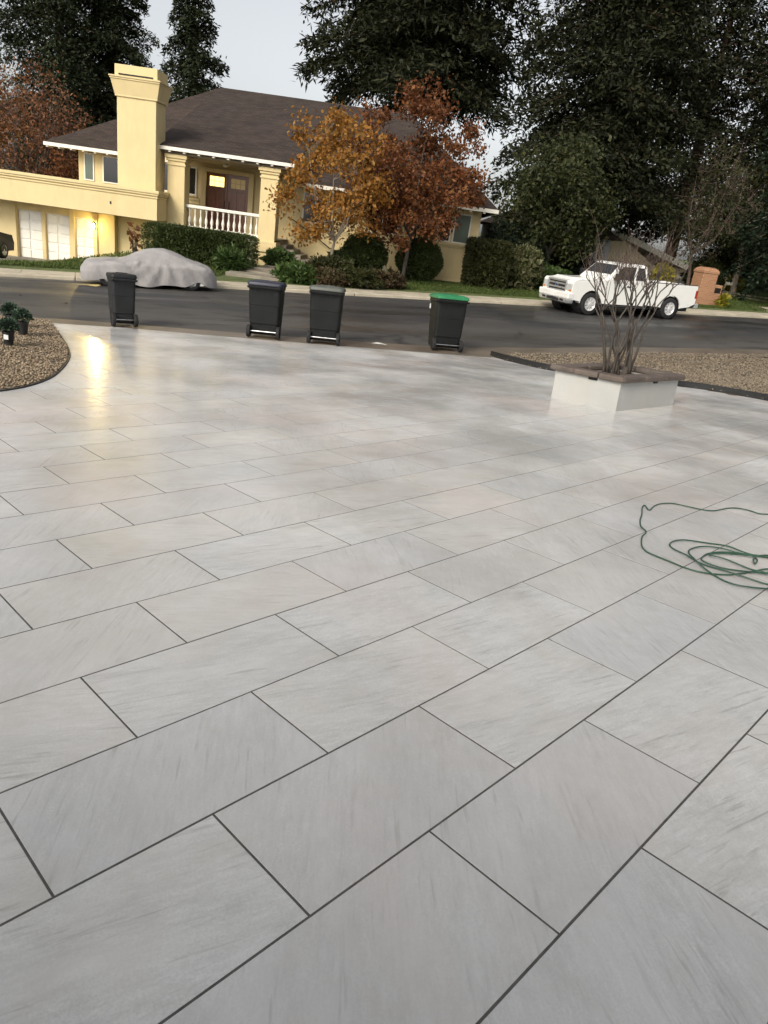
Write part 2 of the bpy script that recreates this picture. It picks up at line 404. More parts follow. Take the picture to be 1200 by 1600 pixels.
# ------------------------------------------------------------------ lie of the land
E_AL, E_AC = (.9063, .4226), (-.4226, .9063)       # along the street, across it
def alac(x, y): return x * E_AL[0] + y * E_AL[1], x * E_AC[0] + y * E_AC[1]
def xy(al, ac): return al * E_AL[0] + ac * E_AC[0], al * E_AL[1] + ac * E_AC[1]
def zk(al): return -.75 + .038 * (np.clip(al, -60, 70) - 10)
def street_z(x, y):
    al, ac = alac(x, y)
    return zk(al) + np.clip((24.2 - ac) / 10, 0, 1.3) * np.clip(.22 - .02 * (al + .5), 0, .22)
S_ = 0.457 / 0.6
YAW = 0.817007; FITP = 0.328612; FITR = 0.104967; FP = Vector((0.395905, -1.307787, 2.06793))
def camrot(yaw, p, ro):
    f = Vector((math.cos(p) * math.sin(yaw), math.cos(p) * math.cos(yaw), -math.sin(p)))
    a = Vector((math.cos(yaw), -math.sin(yaw), 0)); u = a.cross(f)
    return Matrix((math.cos(ro) * a + math.sin(ro) * u, math.cos(ro) * u - math.sin(ro) * a, f))
TM = camrot(0, PITCH, ROLL).transposed() @ camrot(YAW, FITP, FITR)     # paver frame -> world
T_ORIGIN = CAM + TM @ (FP * -S_)
TN = TM @ Vector((0, 0, 1))
def plane_z(x, y): return -(TN.x * x + TN.y * y) / TN.z
def sstep(t): t = np.clip(t, 0, 1); return t * t * (3 - 2 * t)
def lawn_z(x, y):
    al, ac = alac(x, y)
    return zk(al) + .13 + .02 * np.clip(ac - 25.9, 0, 60) - .8 * sstep((ac - 26.6) / 9) * sstep((-12.0 - x) / 1.8)
KERB = 24.2

def sheet(name, als, acs, zf, mat, dz=0, kind='structure', smooth=True, parent=None):
    b = MB(); n = len(acs)
    for a in als:
        for c in acs:
            x, y = xy(a, c); b.v.append((x, y, float(zf(x, y)) + dz))
    for i in range(len(als) - 1):
        for j in range(n - 1):
            k = i * n + j; b.f.append((k, k + n, k + n + 1, k + 1))
    o = b.build(name, mat, parent, smooth)
    if kind and not parent: tag(o, kind=kind)
    return o

def ground_z(x, y):
    al, ac = alac(x, y)
    near = min(plane_z(min(max(x, -12), 14), max(y, -6)), street_z(x, y)) - .25
    if ac < 13: near = plane_z(min(max(x, -12), 14), max(y, -6)) - .22
    if ac < 24.6: return near
    return lawn_z(x, y)
als = [-900, -400, -200, -120, -80, -60] + list(np.arange(-40, 61, 1.0)) + [70, 90, 130, 200, 400, 900]
acs = [-300, -120, -60, -30, -15, -5, 0, 4, 8, 12, 13.5, 16, 19, 22, 24.5] + list(np.arange(25.4, 50, .8)) + [54, 60, 70, 90, 130, 200, 400, 1200]
g = sheet('ground', als, acs, ground_z, 'lawn'); tag(g, kind='structure')

# near gutter strip in wet concrete, along the foot of the driveway
def gut_z(x, y): return street_z(x, y)
GUT0 = {-46: 15.4, -8: 15.4, -0.5: 15.2, 3.5: 14.45, 7.3: 13.95, 9.5: 14.3, 14: 15.0, 20: 15.3, 72: 15.3}
ks = sorted(GUT0)
def gut_edge(al): return float(np.interp(al, ks, [GUT0[k] for k in ks]))
b = MB()
for a in np.arange(-46, 70, .5):
    for t in (-.55, 0, .62):
        c = gut_edge(a) + t; x, y = xy(a, c); b.v.append((x, y, float(street_z(x, y)) + .006))
nn = len(b.v) // 3
for i in range(nn - 1):
    for j in range(2): k = i * 3 + j; b.f.append((k, k + 3, k + 4, k + 1))
tag(b.build('gutter', 'gutter', smooth=True), kind='structure')

# street, from the gutter to the far kerb
b = MB(); sals = list(np.arange(-46, 72, 1.0)); NT_ = 12
for a in sals:
    e = gut_edge(a) - .1
    for t in np.linspace(0, 1, NT_):
        x, y = xy(a, e + (KERB + .15 - e) * t); b.v.append((x, y, float(street_z(x, y))))
for i in range(len(sals) - 1):
    for j in range(NT_ - 1): k = i * NT_ + j; b.f.append((k, k + NT_, k + NT_ + 1, k + 1))
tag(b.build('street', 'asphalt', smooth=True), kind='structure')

# far kerb and pavement: kerb stones and pavement slabs one by one
kerb = empty('kerb', (0, 0, 0)); tag(kerb, kind='structure')
walk = empty('pavement', (0, 0, 0)); tag(walk, kind='structure')
def slab(al0, al1, ac0, ac1, zt, thick, name, mat, parent, bevel=.015):
    cs = [(al0, ac0), (al1, ac0), (al1, ac1), (al0, ac1)]
    b = MB(); vs = []
    for t in (-thick, 0):
        for a, c in cs:
            x, y = xy(a, c); vs.append((x, y, float(zk(a)) + zt + t))
    b.add(vs, [(0, 3, 2, 1), (4, 5, 6, 7), (0, 1, 5, 4), (1, 2, 6, 5), (2, 3, 7, 6), (3, 0, 4, 7)])
    return b.build(name, mat, parent, bevel=bevel)
a = -18.0
while a < 46:
    slab(a, a + 2.985, KERB, KERB + .30, .105, .3, 'kerb_stone', 'concrete', kerb, .03)
    a += 3.0
a = -18.0
while a < 46:
    slab(a, a + 1.49, KERB + .31, KERB + 1.75, .12 + random.uniform(-.003, .003), .2, 'slab', 'concrete', walk, .008)
    a += 1.5

# ------------------------------------------------------------------ driveway of large pavers
drive_mat = TM.to_4x4(); drive_mat.translation = T_ORIGIN
inv_drive = drive_mat.inverted()
def to_uv(x, y): p = inv_drive @ Vector((x, y, plane_z(x, y))); return (p.x, p.y)

def catmull(pts, n=6):
    out = []
    for i in range(len(pts) - 1):
        p0 = pts[max(i - 1, 0)]; p1 = pts[i]; p2 = pts[i + 1]; p3 = pts[min(i + 2, len(pts) - 1)]
        for k in range(n):
            t = k / n
            out.append(tuple(.5 * (2 * p1[j] + (p2[j] - p0[j]) * t + (2 * p0[j] - 5 * p1[j] + 4 * p2[j] - p3[j]) * t * t + (3 * p1[j] - p0[j] - 3 * p2[j] + p3[j]) * t ** 3) for j in range(len(p1))))
    out.append(tuple(pts[-1])); return out
LEFT_EDGE = catmull([(-7.2, 4.6), (-5.6, 5.5), (-4.55, 6.35), (-4.1, 7.02), (-4.02, 7.7), (-4.21, 8.55), (-4.71, 9.87), (-5.56, 11.43), (-6.77, 13.44)])
FAR_EDGE = catmull([(-6.77, 13.44), (-5.6, 13.97), (-4.2, 14.3), (-2.85, 14.6), (-1.7, 14.85), (-.6, 15.25), (.75, 15.85), (1.74, 16.35)], 4)
RIGHT_EDGE = catmull([(1.74, 16.35), (2.26, 15.3), (2.99, 14.42), (4.2, 14.1), (5.5, 14.05), (6.14, 13.77), (6.8, 13.21), (8.2, 11.6), (9.5, 9.0)])
OUT = [(-7.2, -2.2)] + LEFT_EDGE[:-1] + FAR_EDGE[:-1] + RIGHT_EDGE + [(9.5, -2.2)]
OUT_UV = [to_uv(*p) for p in OUT]
drive = MB()
# bed of joint sand under the pavers
drive.v = [(u, v, -.0012) for u, v in OUT_UV] + [(u, v, -.06) for u, v in OUT_UV]
N_ = len(OUT_UV)
drive.f = [tuple(range(N_)), tuple(reversed(range(N_, 2 * N_)))] + [(i, (i + 1) % N_, (i + 1) % N_ + N_, i + N_) for i in range(N_)]
drive_ob = drive.build('driveway', 'grout'); drive_ob.matrix_world = drive_mat; tag(drive_ob, kind='structure')

def clip_half(poly, ax, lim, keep_less):
    out = []
    for i in range(len(poly)):
        a, b2 = poly[i], poly[(i + 1) % len(poly)]
        ia = a[ax] <= lim if keep_less else a[ax] >= lim; ib = b2[ax] <= lim if keep_less else b2[ax] >= lim
        if ia: out.append(a)
        if ia != ib:
            t = (lim - a[ax]) / (b2[ax] - a[ax]); out.append((a[0] + (b2[0] - a[0]) * t, a[1] + (b2[1] - a[1]) * t))
    return out
def inside(p, poly):
    c = False; j = len(poly) - 1
    for i in range(len(poly)):
        if (poly[i][1] > p[1]) != (poly[j][1] > p[1]) and p[0] < (poly[j][0] - poly[i][0]) * (p[1] - poly[i][1]) / (poly[j][1] - poly[i][1]) + poly[i][0]: c = not c
        j = i
    return c
W_, L_, J_ = .457, .914, .0072
def paver_geo(poly, b, cx, cy, bev=.001):
    """a paver with a small chamfer round its top, z=0 its top"""
    n = len(poly)
    area = sum(poly[i][0] * poly[(i + 1) % n][1] - poly[(i + 1) % n][0] * poly[i][1] for i in range(n)) / 2
    if area < 0: poly = poly[::-1]
    gx = sum(p[0] for p in poly) / n; gy = sum(p[1] for p in poly) / n
    ins = []
    for p in poly:
        d = math.hypot(p[0] - gx, p[1] - gy) or 1
        ins.append((p[0] - (p[0] - gx) / d * bev * 1.3, p[1] - (p[1] - gy) / d * bev * 1.3))
    vs = [(p[0] - cx, p[1] - cy, -.02) for p in poly] + [(p[0] - cx, p[1] - cy, -bev) for p in poly] + [(p[0] - cx, p[1] - cy, 0) for p in ins]
    fs = [tuple(range(2 * n, 3 * n))]
    for i in range(n):
        k = (i + 1) % n; fs += [(i, k, k + n, i + n), (i + n, k + n, k + 2 * n, i + 2 * n)]
    b.add(vs, fs)
full_mesh = None; pavers = []
umin = min(p[0] for p in OUT_UV); umax = max(p[0] for p in OUT_UV); vmin = min(p[1] for p in OUT_UV); vmax = max(p[1] for p in OUT_UV)
for r in range(int(vmin / W_) - 1, int(vmax / W_) + 2):
    off = (1.636 - .6 * (r % 2) - .005 * r) * S_
    for k in range(int((umin - off) / L_) - 2, int((umax - off) / L_) + 2):
        u0_, u1_, v0_, v1_ = off + k * L_ + J_ / 2, off + (k + 1) * L_ - J_ / 2, r * W_ + J_ / 2, (r + 1) * W_ - J_ / 2
        rect = [(u0_, v0_), (u1_, v0_), (u1_, v1_), (u0_, v1_)]
        ins = [inside(q, OUT_UV) for q in rect]
        near_edge = any(u0_ < q[0] < u1_ and v0_ < q[1] < v1_ for q in OUT_UV)
        if all(ins) and not near_edge: poly = rect; full = True
        else:
            poly = OUT_UV
            for ax, lim, kl in ((0, u1_, True), (0, u0_, False), (1, v1_, True), (1, v0_, False)):
                poly = clip_half(poly, ax, lim, kl)
                if not poly: break
            poly2 = []
            for q in poly or []:
                if not poly2 or math.hypot(q[0] - poly2[-1][0], q[1] - poly2[-1][1]) > .01: poly2.append(q)
            poly = poly2; full = False
            if len(poly) < 3: continue
            ar = abs(sum(poly[i][0] * poly[(i + 1) % len(poly)][1] - poly[(i + 1) % len(poly)][0] * poly[i][1] for i in range(len(poly))) / 2)
            if ar < .004: continue
        cx, cy = (u0_ + u1_) / 2, (v0_ + v1_) / 2
        wp = drive_mat @ Vector((cx, cy, 0)); d = wp - CAM; dep = d.dot(f_)
        vis = dep > .3 and abs(d.dot(r_) / dep) < .72 and abs(d.dot(u_) / dep) < .9
        size = (1 / dep ** 2) * abs(d.normalized().z) if vis else 0
        pavers.append((size, poly, full, cx, cy))
pavers.sort(key=lambda t: -t[0])
rest = MB()
for i, (size, poly, full, cx, cy) in enumerate(pavers):
    if i < 300 and size > 0:
        if full and full_mesh: me = full_mesh
        else:
            b = MB(); paver_geo(poly, b, cx, cy); me = b.mesh('paver'); me.materials.append(M['tile'])
            if full: full_mesh = me
        o = bpy.data.objects.new('paver', me); col.objects.link(o); o.parent = drive_ob
        o.location = (cx, cy, random.uniform(-.0006, .0006))
    else: paver_geo(poly, rest, 0, 0)
tag(rest.build('far_pavers', 'tile_far', drive_ob), kind='stuff')

# ------------------------------------------------------------------ gravel beds
def bed(name, poly, zf, label_soil):
    b = MB(); n = len(poly)
    b.v = [(x, y, zf(x, y)) for x, y in poly] + [(x, y, zf(x, y) - .15) for x, y in poly]
    b.f = [tuple(range(n))] + [(i, (i + 1) % n, (i + 1) % n + n, i + n) for i in range(n)]
    return tag(b.build(name, 'soil'), kind='structure')
def pebbles(name, poly, zf, n, size, mat, label):
    pts = []
    xs = [p[0] for p in poly]; ys = [p[1] for p in poly]
    while len(pts) < n:
        p = (random.uniform(min(xs), max(xs)), random.uniform(min(ys), max(ys)))
        if inside(p, poly): pts.append(p)
    # small irregular octahedra
    base = np.array([(1, 0, 0), (0, 1, 0), (-1, 0, 0), (0, -1, 0), (0, 0, .7), (0, 0, -.7)], float)
    F8 = [(0, 1, 4), (1, 2, 4), (2, 3, 4), (3, 0, 4), (1, 0, 5), (2, 1, 5), (3, 2, 5), (0, 3, 5)]
    V = np.zeros((n, 6, 3)); 
    sc = size * rng.uniform(.5, 1.35, (n, 1, 1)); jit = rng.uniform(.65, 1.3, (n, 6, 1))
    ang = rng.uniform(0, 6.28, n); ca, sa = np.cos(ang), np.sin(ang)
    q = base[None] * jit * sc
    V[..., 0] = q[..., 0] * ca[:, None] - q[..., 1] * sa[:, None]; V[..., 1] = q[..., 0] * sa[:, None] + q[..., 1] * ca[:, None]; V[..., 2] = q[..., 2]
    P = np.array([(x, y, zf(x, y)) for x, y in pts]); P[:, 2] += rng.uniform(-.004, size * .9, n)
    V += P[:, None, :]
    me = bpy.data.meshes.new(name)
    faces = (np.arange(n)[:, None, None] * 6 + np.array(F8)[None]).reshape(-1)
    me.vertices.add(n * 6); me.vertices.foreach_set('co', V.reshape(-1).astype(np.float32))
    me.loops.add(len(faces)); me.loops.foreach_set('vertex_index', faces.astype(np.int32))
    me.polygons.add(n * 8); me.polygons.foreach_set('loop_start', np.arange(0, n * 24, 3, dtype=np.int32)); me.polygons.foreach_set('loop_total', np.full(n * 8, 3, dtype=np.int32))
    me.update(calc_edges=True); me.materials.append(M[mat])
    o = bpy.data.objects.new(name, me); col.objects.link(o)
    return tag(o, label, 'gravel', kind='stuff')
def bump_l(x, y): return plane_z(x, y) + .012 + .05 * float(sstep((-4.6 - x) / 2.2))
LB = LEFT_EDGE + [(-7.7, 13.2), (-10.5, 12.2), (-12, 4.6)]
bed('left_bed', [(x - .012, y) for x, y in LB], lambda x, y: plane_z(x, y) - .004, '')
pebbles('gravel_left', [(x - .03, y) for x, y in LB], bump_l, 42000, .0165, 'gravelL', 'tan gravel filling the curved bed at the left edge of the driveway')
def right_top(x, y):
    return plane_z(x, y) + .05
back = []
for a in np.arange(9.2, 27, .8):
    x, y = xy(a, gut_edge(a) - .25); back.append((x, y))
RB = RIGHT_EDGE[3:] + [(14, 9)] + back[::-1]
def rb_z(x, y):
    al, ac = alac(x, y)
    e = gut_edge(al) - ac
    t = float(np.clip(1 - e / 3.0, 0, 1))
    return (plane_z(x, y) + .03) * (1 - t) + (float(street_z(x, y)) + .05) * t
# soil as a triangulated fan grid
b = MB(); nx = 40
xs_ = np.linspace(1.6, 15, 54); ys_ = np.linspace(8.6, 24, 60); idx = {}
for i, x in enumerate(xs_):
    for j, y in enumerate(ys_):
        idx[i, j] = len(b.v); b.v.append((x, y, rb_z(x, y) - .018))
for i in range(len(xs_) - 1):
    for j in range(len(ys_) - 1):
        if inside(((xs_[i] + xs_[i + 1]) / 2, (ys_[j] + ys_[j + 1]) / 2), RB): b.f.append((idx[i, j], idx[i + 1, j], idx[i + 1, j + 1], idx[i, j + 1]))
tag(b.build('right_bed', 'soil', smooth=True), kind='structure')
pebbles('gravel_right', RB, rb_z, 60000, .019, 'gravelR', 'golden gravel in the bed behind the planter box')
# edgings
def edging(path, name, label, h0, h1, wid):
    b = MB(); rs = []
    for i, (x, y) in enumerate(path):
        x2, y2 = path[min(i + 1, len(path) - 1)]; x1, y1 = path[max(i - 1, 0)]
        dx, dy = x2 - x1, y2 - y1; l = math.hypot(dx, dy); nx_, ny_ = -dy / l * wid / 2, dx / l * wid / 2
        z = plane_z(x, y)
        rs.append([(x - nx_, y - ny_, z + h0), (x + nx_, y + ny_, z + h0), (x + nx_, y + ny_, z + h1), (x - nx_, y - ny_, z + h1)])
    b.rings(rs)
    return tag(b.build(name, 'edging'), label, 'edging')
edging([(x + .02, y + .02) for x, y in RIGHT_EDGE[2:]], 'bed_edging', 'raised black edging strip curving round the golden gravel bed', -.03, .115, .05)
edging([(x - .012, y) for x, y in LEFT_EDGE], 'bed_edging', 'thin dark edging around the tan gravel bed on the left', -.03, .014, .012)
# ------------------------------------------------------------------ the house across the street
house = tag(empty('house', (-8, 33, -.6)), 'cream stucco house with brown hip roof, tall chimney and columned porch', 'house')
HO = Vector((-8, 33, -.6))
def H(b, name, mat, parent=None, **k):
    """parts of the house are modelled in world coordinates and shifted to the house's base"""
    o = b.build(name, mat, parent or house, **k)
    if parent is None or parent is house: o.location = -HO
    return o
def hbox(name, mat, x0, x1, y0, y1, z0, z1, parent=None, bevel=0): return H(MB().box(x0, x1, y0, y1, z0, z1), name, mat, parent, bevel=bevel)
def window(x0, x1, z0, z1, Y, glass='glass', mull=(), fw=.055, frame='trim', sill=True):
    w = hbox('window', glass, x0, x1, Y - .02, Y + .06, z0, z1)
    b = MB(); b.box(x0 - fw, x0, Y - .05, Y + .05, z0 - fw, z1 + fw).box(x1, x1 + fw, Y - .05, Y + .05, z0 - fw, z1 + fw)
    b.box(x0, x1, Y - .05, Y + .05, z1, z1 + fw).box(x0, x1, Y - .05, Y + .05, z0 - fw, z0)
    for m in mull: b.box(m - .02, m + .02, Y - .04, Y + .04, z0, z1)
    b.build('frame', frame, w)
    if sill: MB().box(x0 - .1, x1 + .1, Y - .1, Y + .03, z0 - fw - .06, z0 - fw - .003).build('sill', 'stucco', w)
    return w
# walls
hbox('wall', 'stucco', -13.4, -6.0, 35.0, 36.0, -.8, 3.5)                      # porch back wall
hbox('wall', 'stucco', -17.8, -12.4, 38.9, 39.9, .7, 3.2)                      # set-back wing over the terrace
hbox('wall', 'stucco', -17.8, -17.5, 39.9, 49, .7, 3.2)
b = MB().box(-6.0, .5, 34.5, 35.6, -1.0, 2.85).box(.5, 2.45, 34.0, 35.6, -1.0, 2.8).box(2.2, 2.45, 35.6, 52, -1, 2.8)
H(b, 'wall', 'stucco')
# base courses and sill bands on the right bay
for (za, zb, p) in ((-.9, -.32, .16), (-.32, -.16, .11), (-.16, -.02, .06), (1.12, 1.2, .05), (1.2, 1.29, .09)):
    hbox('moulding', 'stucco', .5 - p, 2.45 + p, 34.0 - p, 34.02, za + .002, zb - .002, bevel=.015)
for (za, zb, p) in ((1.0, 1.08, .04), (1.1, 1.2, .07)):
    hbox('moulding', 'stucco', -6.0, .4, 34.5 - p, 34.52, za, zb, bevel=.012)
window(1.36, 2.0, 1.37, 2.5, 34.0, 'glass_pale')
window(.66, 1.16, 1.37, 2.5, 34.0, 'glass', sill=False)
window(-5.5, -4.5, 1.35, 2.5, 34.5, 'glass', (-5.0,))
window(-2.6, -1.2, 1.35, 2.5, 34.5, 'glass', (-1.9,))
# porch windows and doors
window(-12.3, -11.82, 1.83, 3.0, 35.0); window(-11.05, -10.62, 1.83, 2.9, 35.0)
for za, zb, p in ((1.28, 1.36, .05), (1.42, 1.5, .03), (1.58, 1.66, .06)):
    hbox('moulding', 'stucco', -12.9, -10.4, 35.0 - p, 35.02, za, zb)
hbox('door_surround', 'stucco', -10.34, -10.1, 34.86, 35.02, .46, 3.02, bevel=.015); hbox('door_surround', 'stucco', -8.16, -7.92, 34.86, 35.02, .46, 3.02, bevel=.015); hbox('door_surround', 'stucco', -10.1, -8.16, 34.86, 35.02, 2.85, 3.02, bevel=.015)
for k, (x0, x1) in enumerate(((-10.09, -9.14), (-9.12, -8.17))):
    d = hbox('door', 'wood', x0, x1, 34.93, 34.99, .46, 2.84)
    b = MB()
    for zz0, zz1 in ((.6, 1.1), (1.2, 2.15)): 
        for xx0, xx1 in ((x0 + .12, (x0 + x1) / 2 - .04), ((x0 + x1) / 2 + .04, x1 - .12)): b.box(xx0, xx1, 34.915, 34.931, zz0, zz1)
    b.build('panel', 'wood', d, bevel=.006)
    for i in range(3):
        for j in range(2):
            px0 = x0 + .15 + i * .222; pz0 = 2.29 + j * .21
            MB().box(px0, px0 + .205, 34.918, 34.932, pz0, pz0 + .195).build('pane', 'litpane' if k == 0 else 'dimpane', d)
    hx = x1 - .1 if k == 0 else x0 + .1
    MB().tube([(hx, 34.9, 1.1), (hx, 34.87, 1.15), (hx, 34.87, 1.65), (hx, 34.9, 1.7)], .018).build('handle', 'iron', d)
# porch platform, beam, ceiling
hbox('porch_floor', 'stepstone', -11.0, -6.2, 31.75, 35.0, -1.0, .45, bevel=.02)
hbox('porch_ceiling', 'soffit', -11.2, -5.6, 31.7, 35.0, 3.2, 3.28)
hbox('porch_beam', 'stucco', -11.0, -6.1, 31.85, 32.2, 2.98, 3.2) if False else None
def column(x0, x1, z0, plinth):
    c = hbox('column', 'stucco', x0, x1, 31.7, 32.4, z0, 3.16, bevel=.02)
    for za, zb, p in ((2.78, 2.86, .04), (2.95, 3.05, .05), (3.05, 3.19, .1)):
        MB().box(x0 - p, x1 + p, 31.7 - p, 32.4 + p, za, zb).build('capital', 'stucco', c, bevel=.015)
    if plinth:
        for za, zb, p in ((.12, .36, .1), (-.06, .12, .16), (-1.0, -.06, .08)):
            MB().box(x0 - p, x1 + p, 31.7 - p, 32.4 + p, za, zb - .003).build('plinth', 'stucco', c, bevel=.015)
column(-10.8, -10.08, -.9, False); column(-6.92, -6.2, .3, True)
# balustrade
bal = hbox('balustrade', 'trim', -10.08, -6.92, 31.92, 32.16, 1.26, 1.38, bevel=.02)
MB().box(-10.08, -6.92, 31.94, 32.14, .45, .55).build('bottom_rail', 'trim', bal, bevel=.015)
prof = [(.05, 0), (.05, .05), (.03, .07), (.055, .16), (.068, .24), (.055, .32), (.03, .42), (.026, .52), (.04, .56), (.028, .6), (.05, .64), (.05, .71)]
bme = MB().lathe(prof, 10).mesh('baluster'); bme.materials.append(M['trim']); bme.polygons.foreach_set('use_smooth', [True] * len(bme.polygons))
for k in range(13):
    o = bpy.data.objects.new('baluster', bme); col.objects.link(o); o.parent = bal; o.location = (-9.94 + k * (2.88 / 12), 32.04, .55)
# terrace over the garage
hbox('terrace_wall', 'stucco', -32, -10.8, 30.5, 30.8, .60, 1.62)
hbox('terrace_wall', 'stucco', -11.1, -10.8, 30.8, 33.0, .60, 1.62)
for za, zb, p in ((1.42, 1.48, .04), (1.52, 1.60, .07), (1.60, 1.72, .11)):
    hbox('moulding', 'stucco', -32, -10.8 + p, 30.5 - p, 30.82, za + .002, zb - .002, bevel=.012)
    hbox('moulding', 'stucco', -11.12, -10.8 + p, 30.83, 33.0, za + .002, zb - .002, bevel=.012)
hbox('terrace_slab', 'stucco2', -32, -10.9, 30.55, 39, .58, .72)
hbox('vent', 'iron', -12.72, -12.66, 30.485, 30.5, 1.0, 1.1)
# garage wall with three sectional doors, piers, side wall
GY = 31.8
hbox('garage_wall', 'stucco', -32, -17.42, GY, GY + .6, -2.4, .575)
for x0, x1 in ((-17.419, -17.30), (-16.24, -16.09), (-15.04, -14.82), (-13.97, -13.08)):
    hbox('garage_wall', 'stucco', x0, x1, GY, GY + .6, -2.4, .575)
hbox('garage_wall', 'stucco', -17.299, -13.971, GY + .02, GY + .5, .265, .574)
H(MB().box(-13.07, -10.85, 32.1, 34.6, -2.4, .578), 'garage_wall', 'stucco')
hbox('moulding', 'stucco', -17.42, -17.31, GY - .08, GY, -2.2, .40); hbox('moulding', 'stucco', -13.96, -13.80, GY - .08, GY, -2.2, .50)
for x0, x1 in ((-17.295, -16.245), (-16.085, -15.045), (-14.815, -13.975)):
    d = hbox('garage_door', 'garage', x0, x1, GY + .14, GY + .2, -1.75, .265)
    for k in range(5):
        for q in range(2):
            w2 = (x1 - x0) / 2; MB().box(x0 + q * w2 + .05, x0 + (q + 1) * w2 - .05, GY + .112, GY + .142, -1.66 + k * .385, -1.66 + k * .385 + .33).build('panel', 'garage', d, bevel=.012)
# chimney
ch = hbox('chimney', 'stucco', -12.6, -11.04, 31.0, 32.1, .72, 4.98, bevel=.02)
MB().box(-12.66, -10.98, 30.95, 32.15, 4.93, 5.0).build('moulding', 'stucco', ch, bevel=.01)
MB().taper((-12.66, -10.98, 30.95, 32.15), (-12.78, -10.86, 30.83, 32.27), 5.0, 5.5).build('flared_head', 'stucco', ch)
for za, zb, p in ((5.5, 5.56, .20), (5.56, 5.62, .23)):
    MB().box(-12.6 - p, -11.04 + p, 31 - p, 32.1 + p, za + .002, zb - .002).build('moulding', 'stucco', ch, bevel=.01)
MB().box(-12.66, -10.98, 30.95, 32.15, 5.62, 6.02).build('cap', 'stucco', ch, bevel=.02)
MB().box(-12.5, -11.15, 30.93, 30.96, 5.66, 5.71).build('slot', 'iron', ch)
# roof planes
RZ, RY = 7.45, 44.0
def roofpoly(name, pts, parent=None, th=.12):
    n = len(pts); b = MB(); b.v = [tuple(p) for p in pts] + [(p[0], p[1], p[2] - th) for p in pts]
    b.f = [tuple(range(n)), tuple(reversed(range(n, 2 * n)))] + [(i, i + n, (i + 1) % n + n, (i + 1) % n) for i in range(n)]
    return H(b, name, 'roof', parent)
roof = roofpoly('roof', [(-11.35, 31.45, 3.47), (-5.5, 31.45, 3.47), (-5.5, RY, RZ), (-12.1, RY, RZ)])
def sub(name, pts): return roofpoly(name, pts, roof)
sub('roof_plane', [(-19.15, 38.2, 3.32), (-11.4, 38.2, 3.32), (-12.1, RY + .01, RZ - .005)])
sub('roof_plane', [(-5.45, 33.3, 2.90), (3.06, 33.3, 2.90), (-1.5, RY, RZ - .01), (-5.45, RY, RZ - .01)])
sub('roof_plane', [(3.06, 33.3, 2.895), (3.06, 54, 2.9), (-1.5, RY, RZ - .015)])
sub('roof_plane', [(-19.15, 52, 3.3), (-19.15, 38.2, 3.315), (-12.1, RY, RZ - .02)])
sub('roof_plane', [(3.06, 54, 2.89), (-19.15, 52, 3.29), (-12.1, RY, RZ - .03), (-1.5, RY, RZ - .03)])
b = MB(); b.add([(-11.42, 31.6, 3.36), (-11.42, 38.3, 3.2), (-12.0, 43.9, 7.3), (-11.62, 35.5, 4.6)], [(0, 1, 2, 3)]); H(b, 'gable', 'stucco2')
b = MB(); b.add([(-5.52, 31.6, 3.36), (-5.52, 33.4, 2.8), (-5.52, 43.9, 7.3)], [(0, 1, 2)]); H(b, 'gable', 'stucco2')
# fascias and rafter tails
def fascia(x0, x1, Y, z0, z1):
    hbox('fascia', 'trim', x0, x1, Y - .05, Y, z0, z1)
    fo = [o for o in house.children if o.name.startswith('fascia')][-1]
    me = MB().box(-.05, .05, .002, .45, -.06, .05).mesh('rafter_tail'); me.materials.append(M['trim'])
    for k in range(int((x1 - x0) / .6) + 1):
        x = x0 + .15 + k * .6
        if x < x1:
            o = bpy.data.objects.new('rafter_tail', me); col.objects.link(o); o.parent = fo; o.location = (x, Y, z0)
fascia(-11.4, -5.5, 31.45, 3.31, 3.44); fascia(-19.2, -12.5, 38.2, 3.13, 3.29); fascia(-5.45, 3.1, 33.3, 2.72, 2.875)
hbox('fascia', 'trim', 3.06, 3.11, 33.3, 54, 2.72, 2.87)
hbox('soffit', 'soffit', -5.4, 3.05, 33.35, 34.5, 2.76, 2.79); hbox('soffit', 'soffit', -19.1, -12.4, 38.25, 38.9, 3.14, 3.18)
window(-17.45, -17.05, 1.86, 3.03, 38.9, 'glass_pale', sill=False); window(-16.5, -14.6, 1.86, 3.0, 38.9, 'glass', (-15.6,), sill=False)
# porch steps down to the right with a handrail
for k in range(6):
    hbox('step', 'stepstone', -6.19 + k * .33, -6.19 + (k + 1) * .33 + .04, 32.5, 34.4, -1.1, .45 - .165 * (k + 1), bevel=.015)
hr = H(MB().tube([(-6.1, 34.3, 1.35), (-5.9, 34.25, 1.33), (-5.0, 34.25, .85), (-4.15, 34.25, .35), (-4.05, 34.3, .33)], .025), 'handrail', 'iron')
MB().tube([(-5.0, 34.25, .83), (-5.0, 34.5, .80)], .012).tube([(-4.25, 34.25, .4), (-4.25, 34.5, .36)], .012).build('bracket', 'iron', hr)
b = MB(); b.lathe([(.01, 0), (.11, .02), (.12, .1), (.03, .14)], 10, (-8.9, 33.6, 3.06)); H(b, 'ceiling_light', 'trim')
b = MB(); b.lathe([(.03, 0), (.06, .04), (.07, .18), (.03, .24)], 8, (-7.3, 34.9, 2.1)); H(b, 'door_light', 'trim')

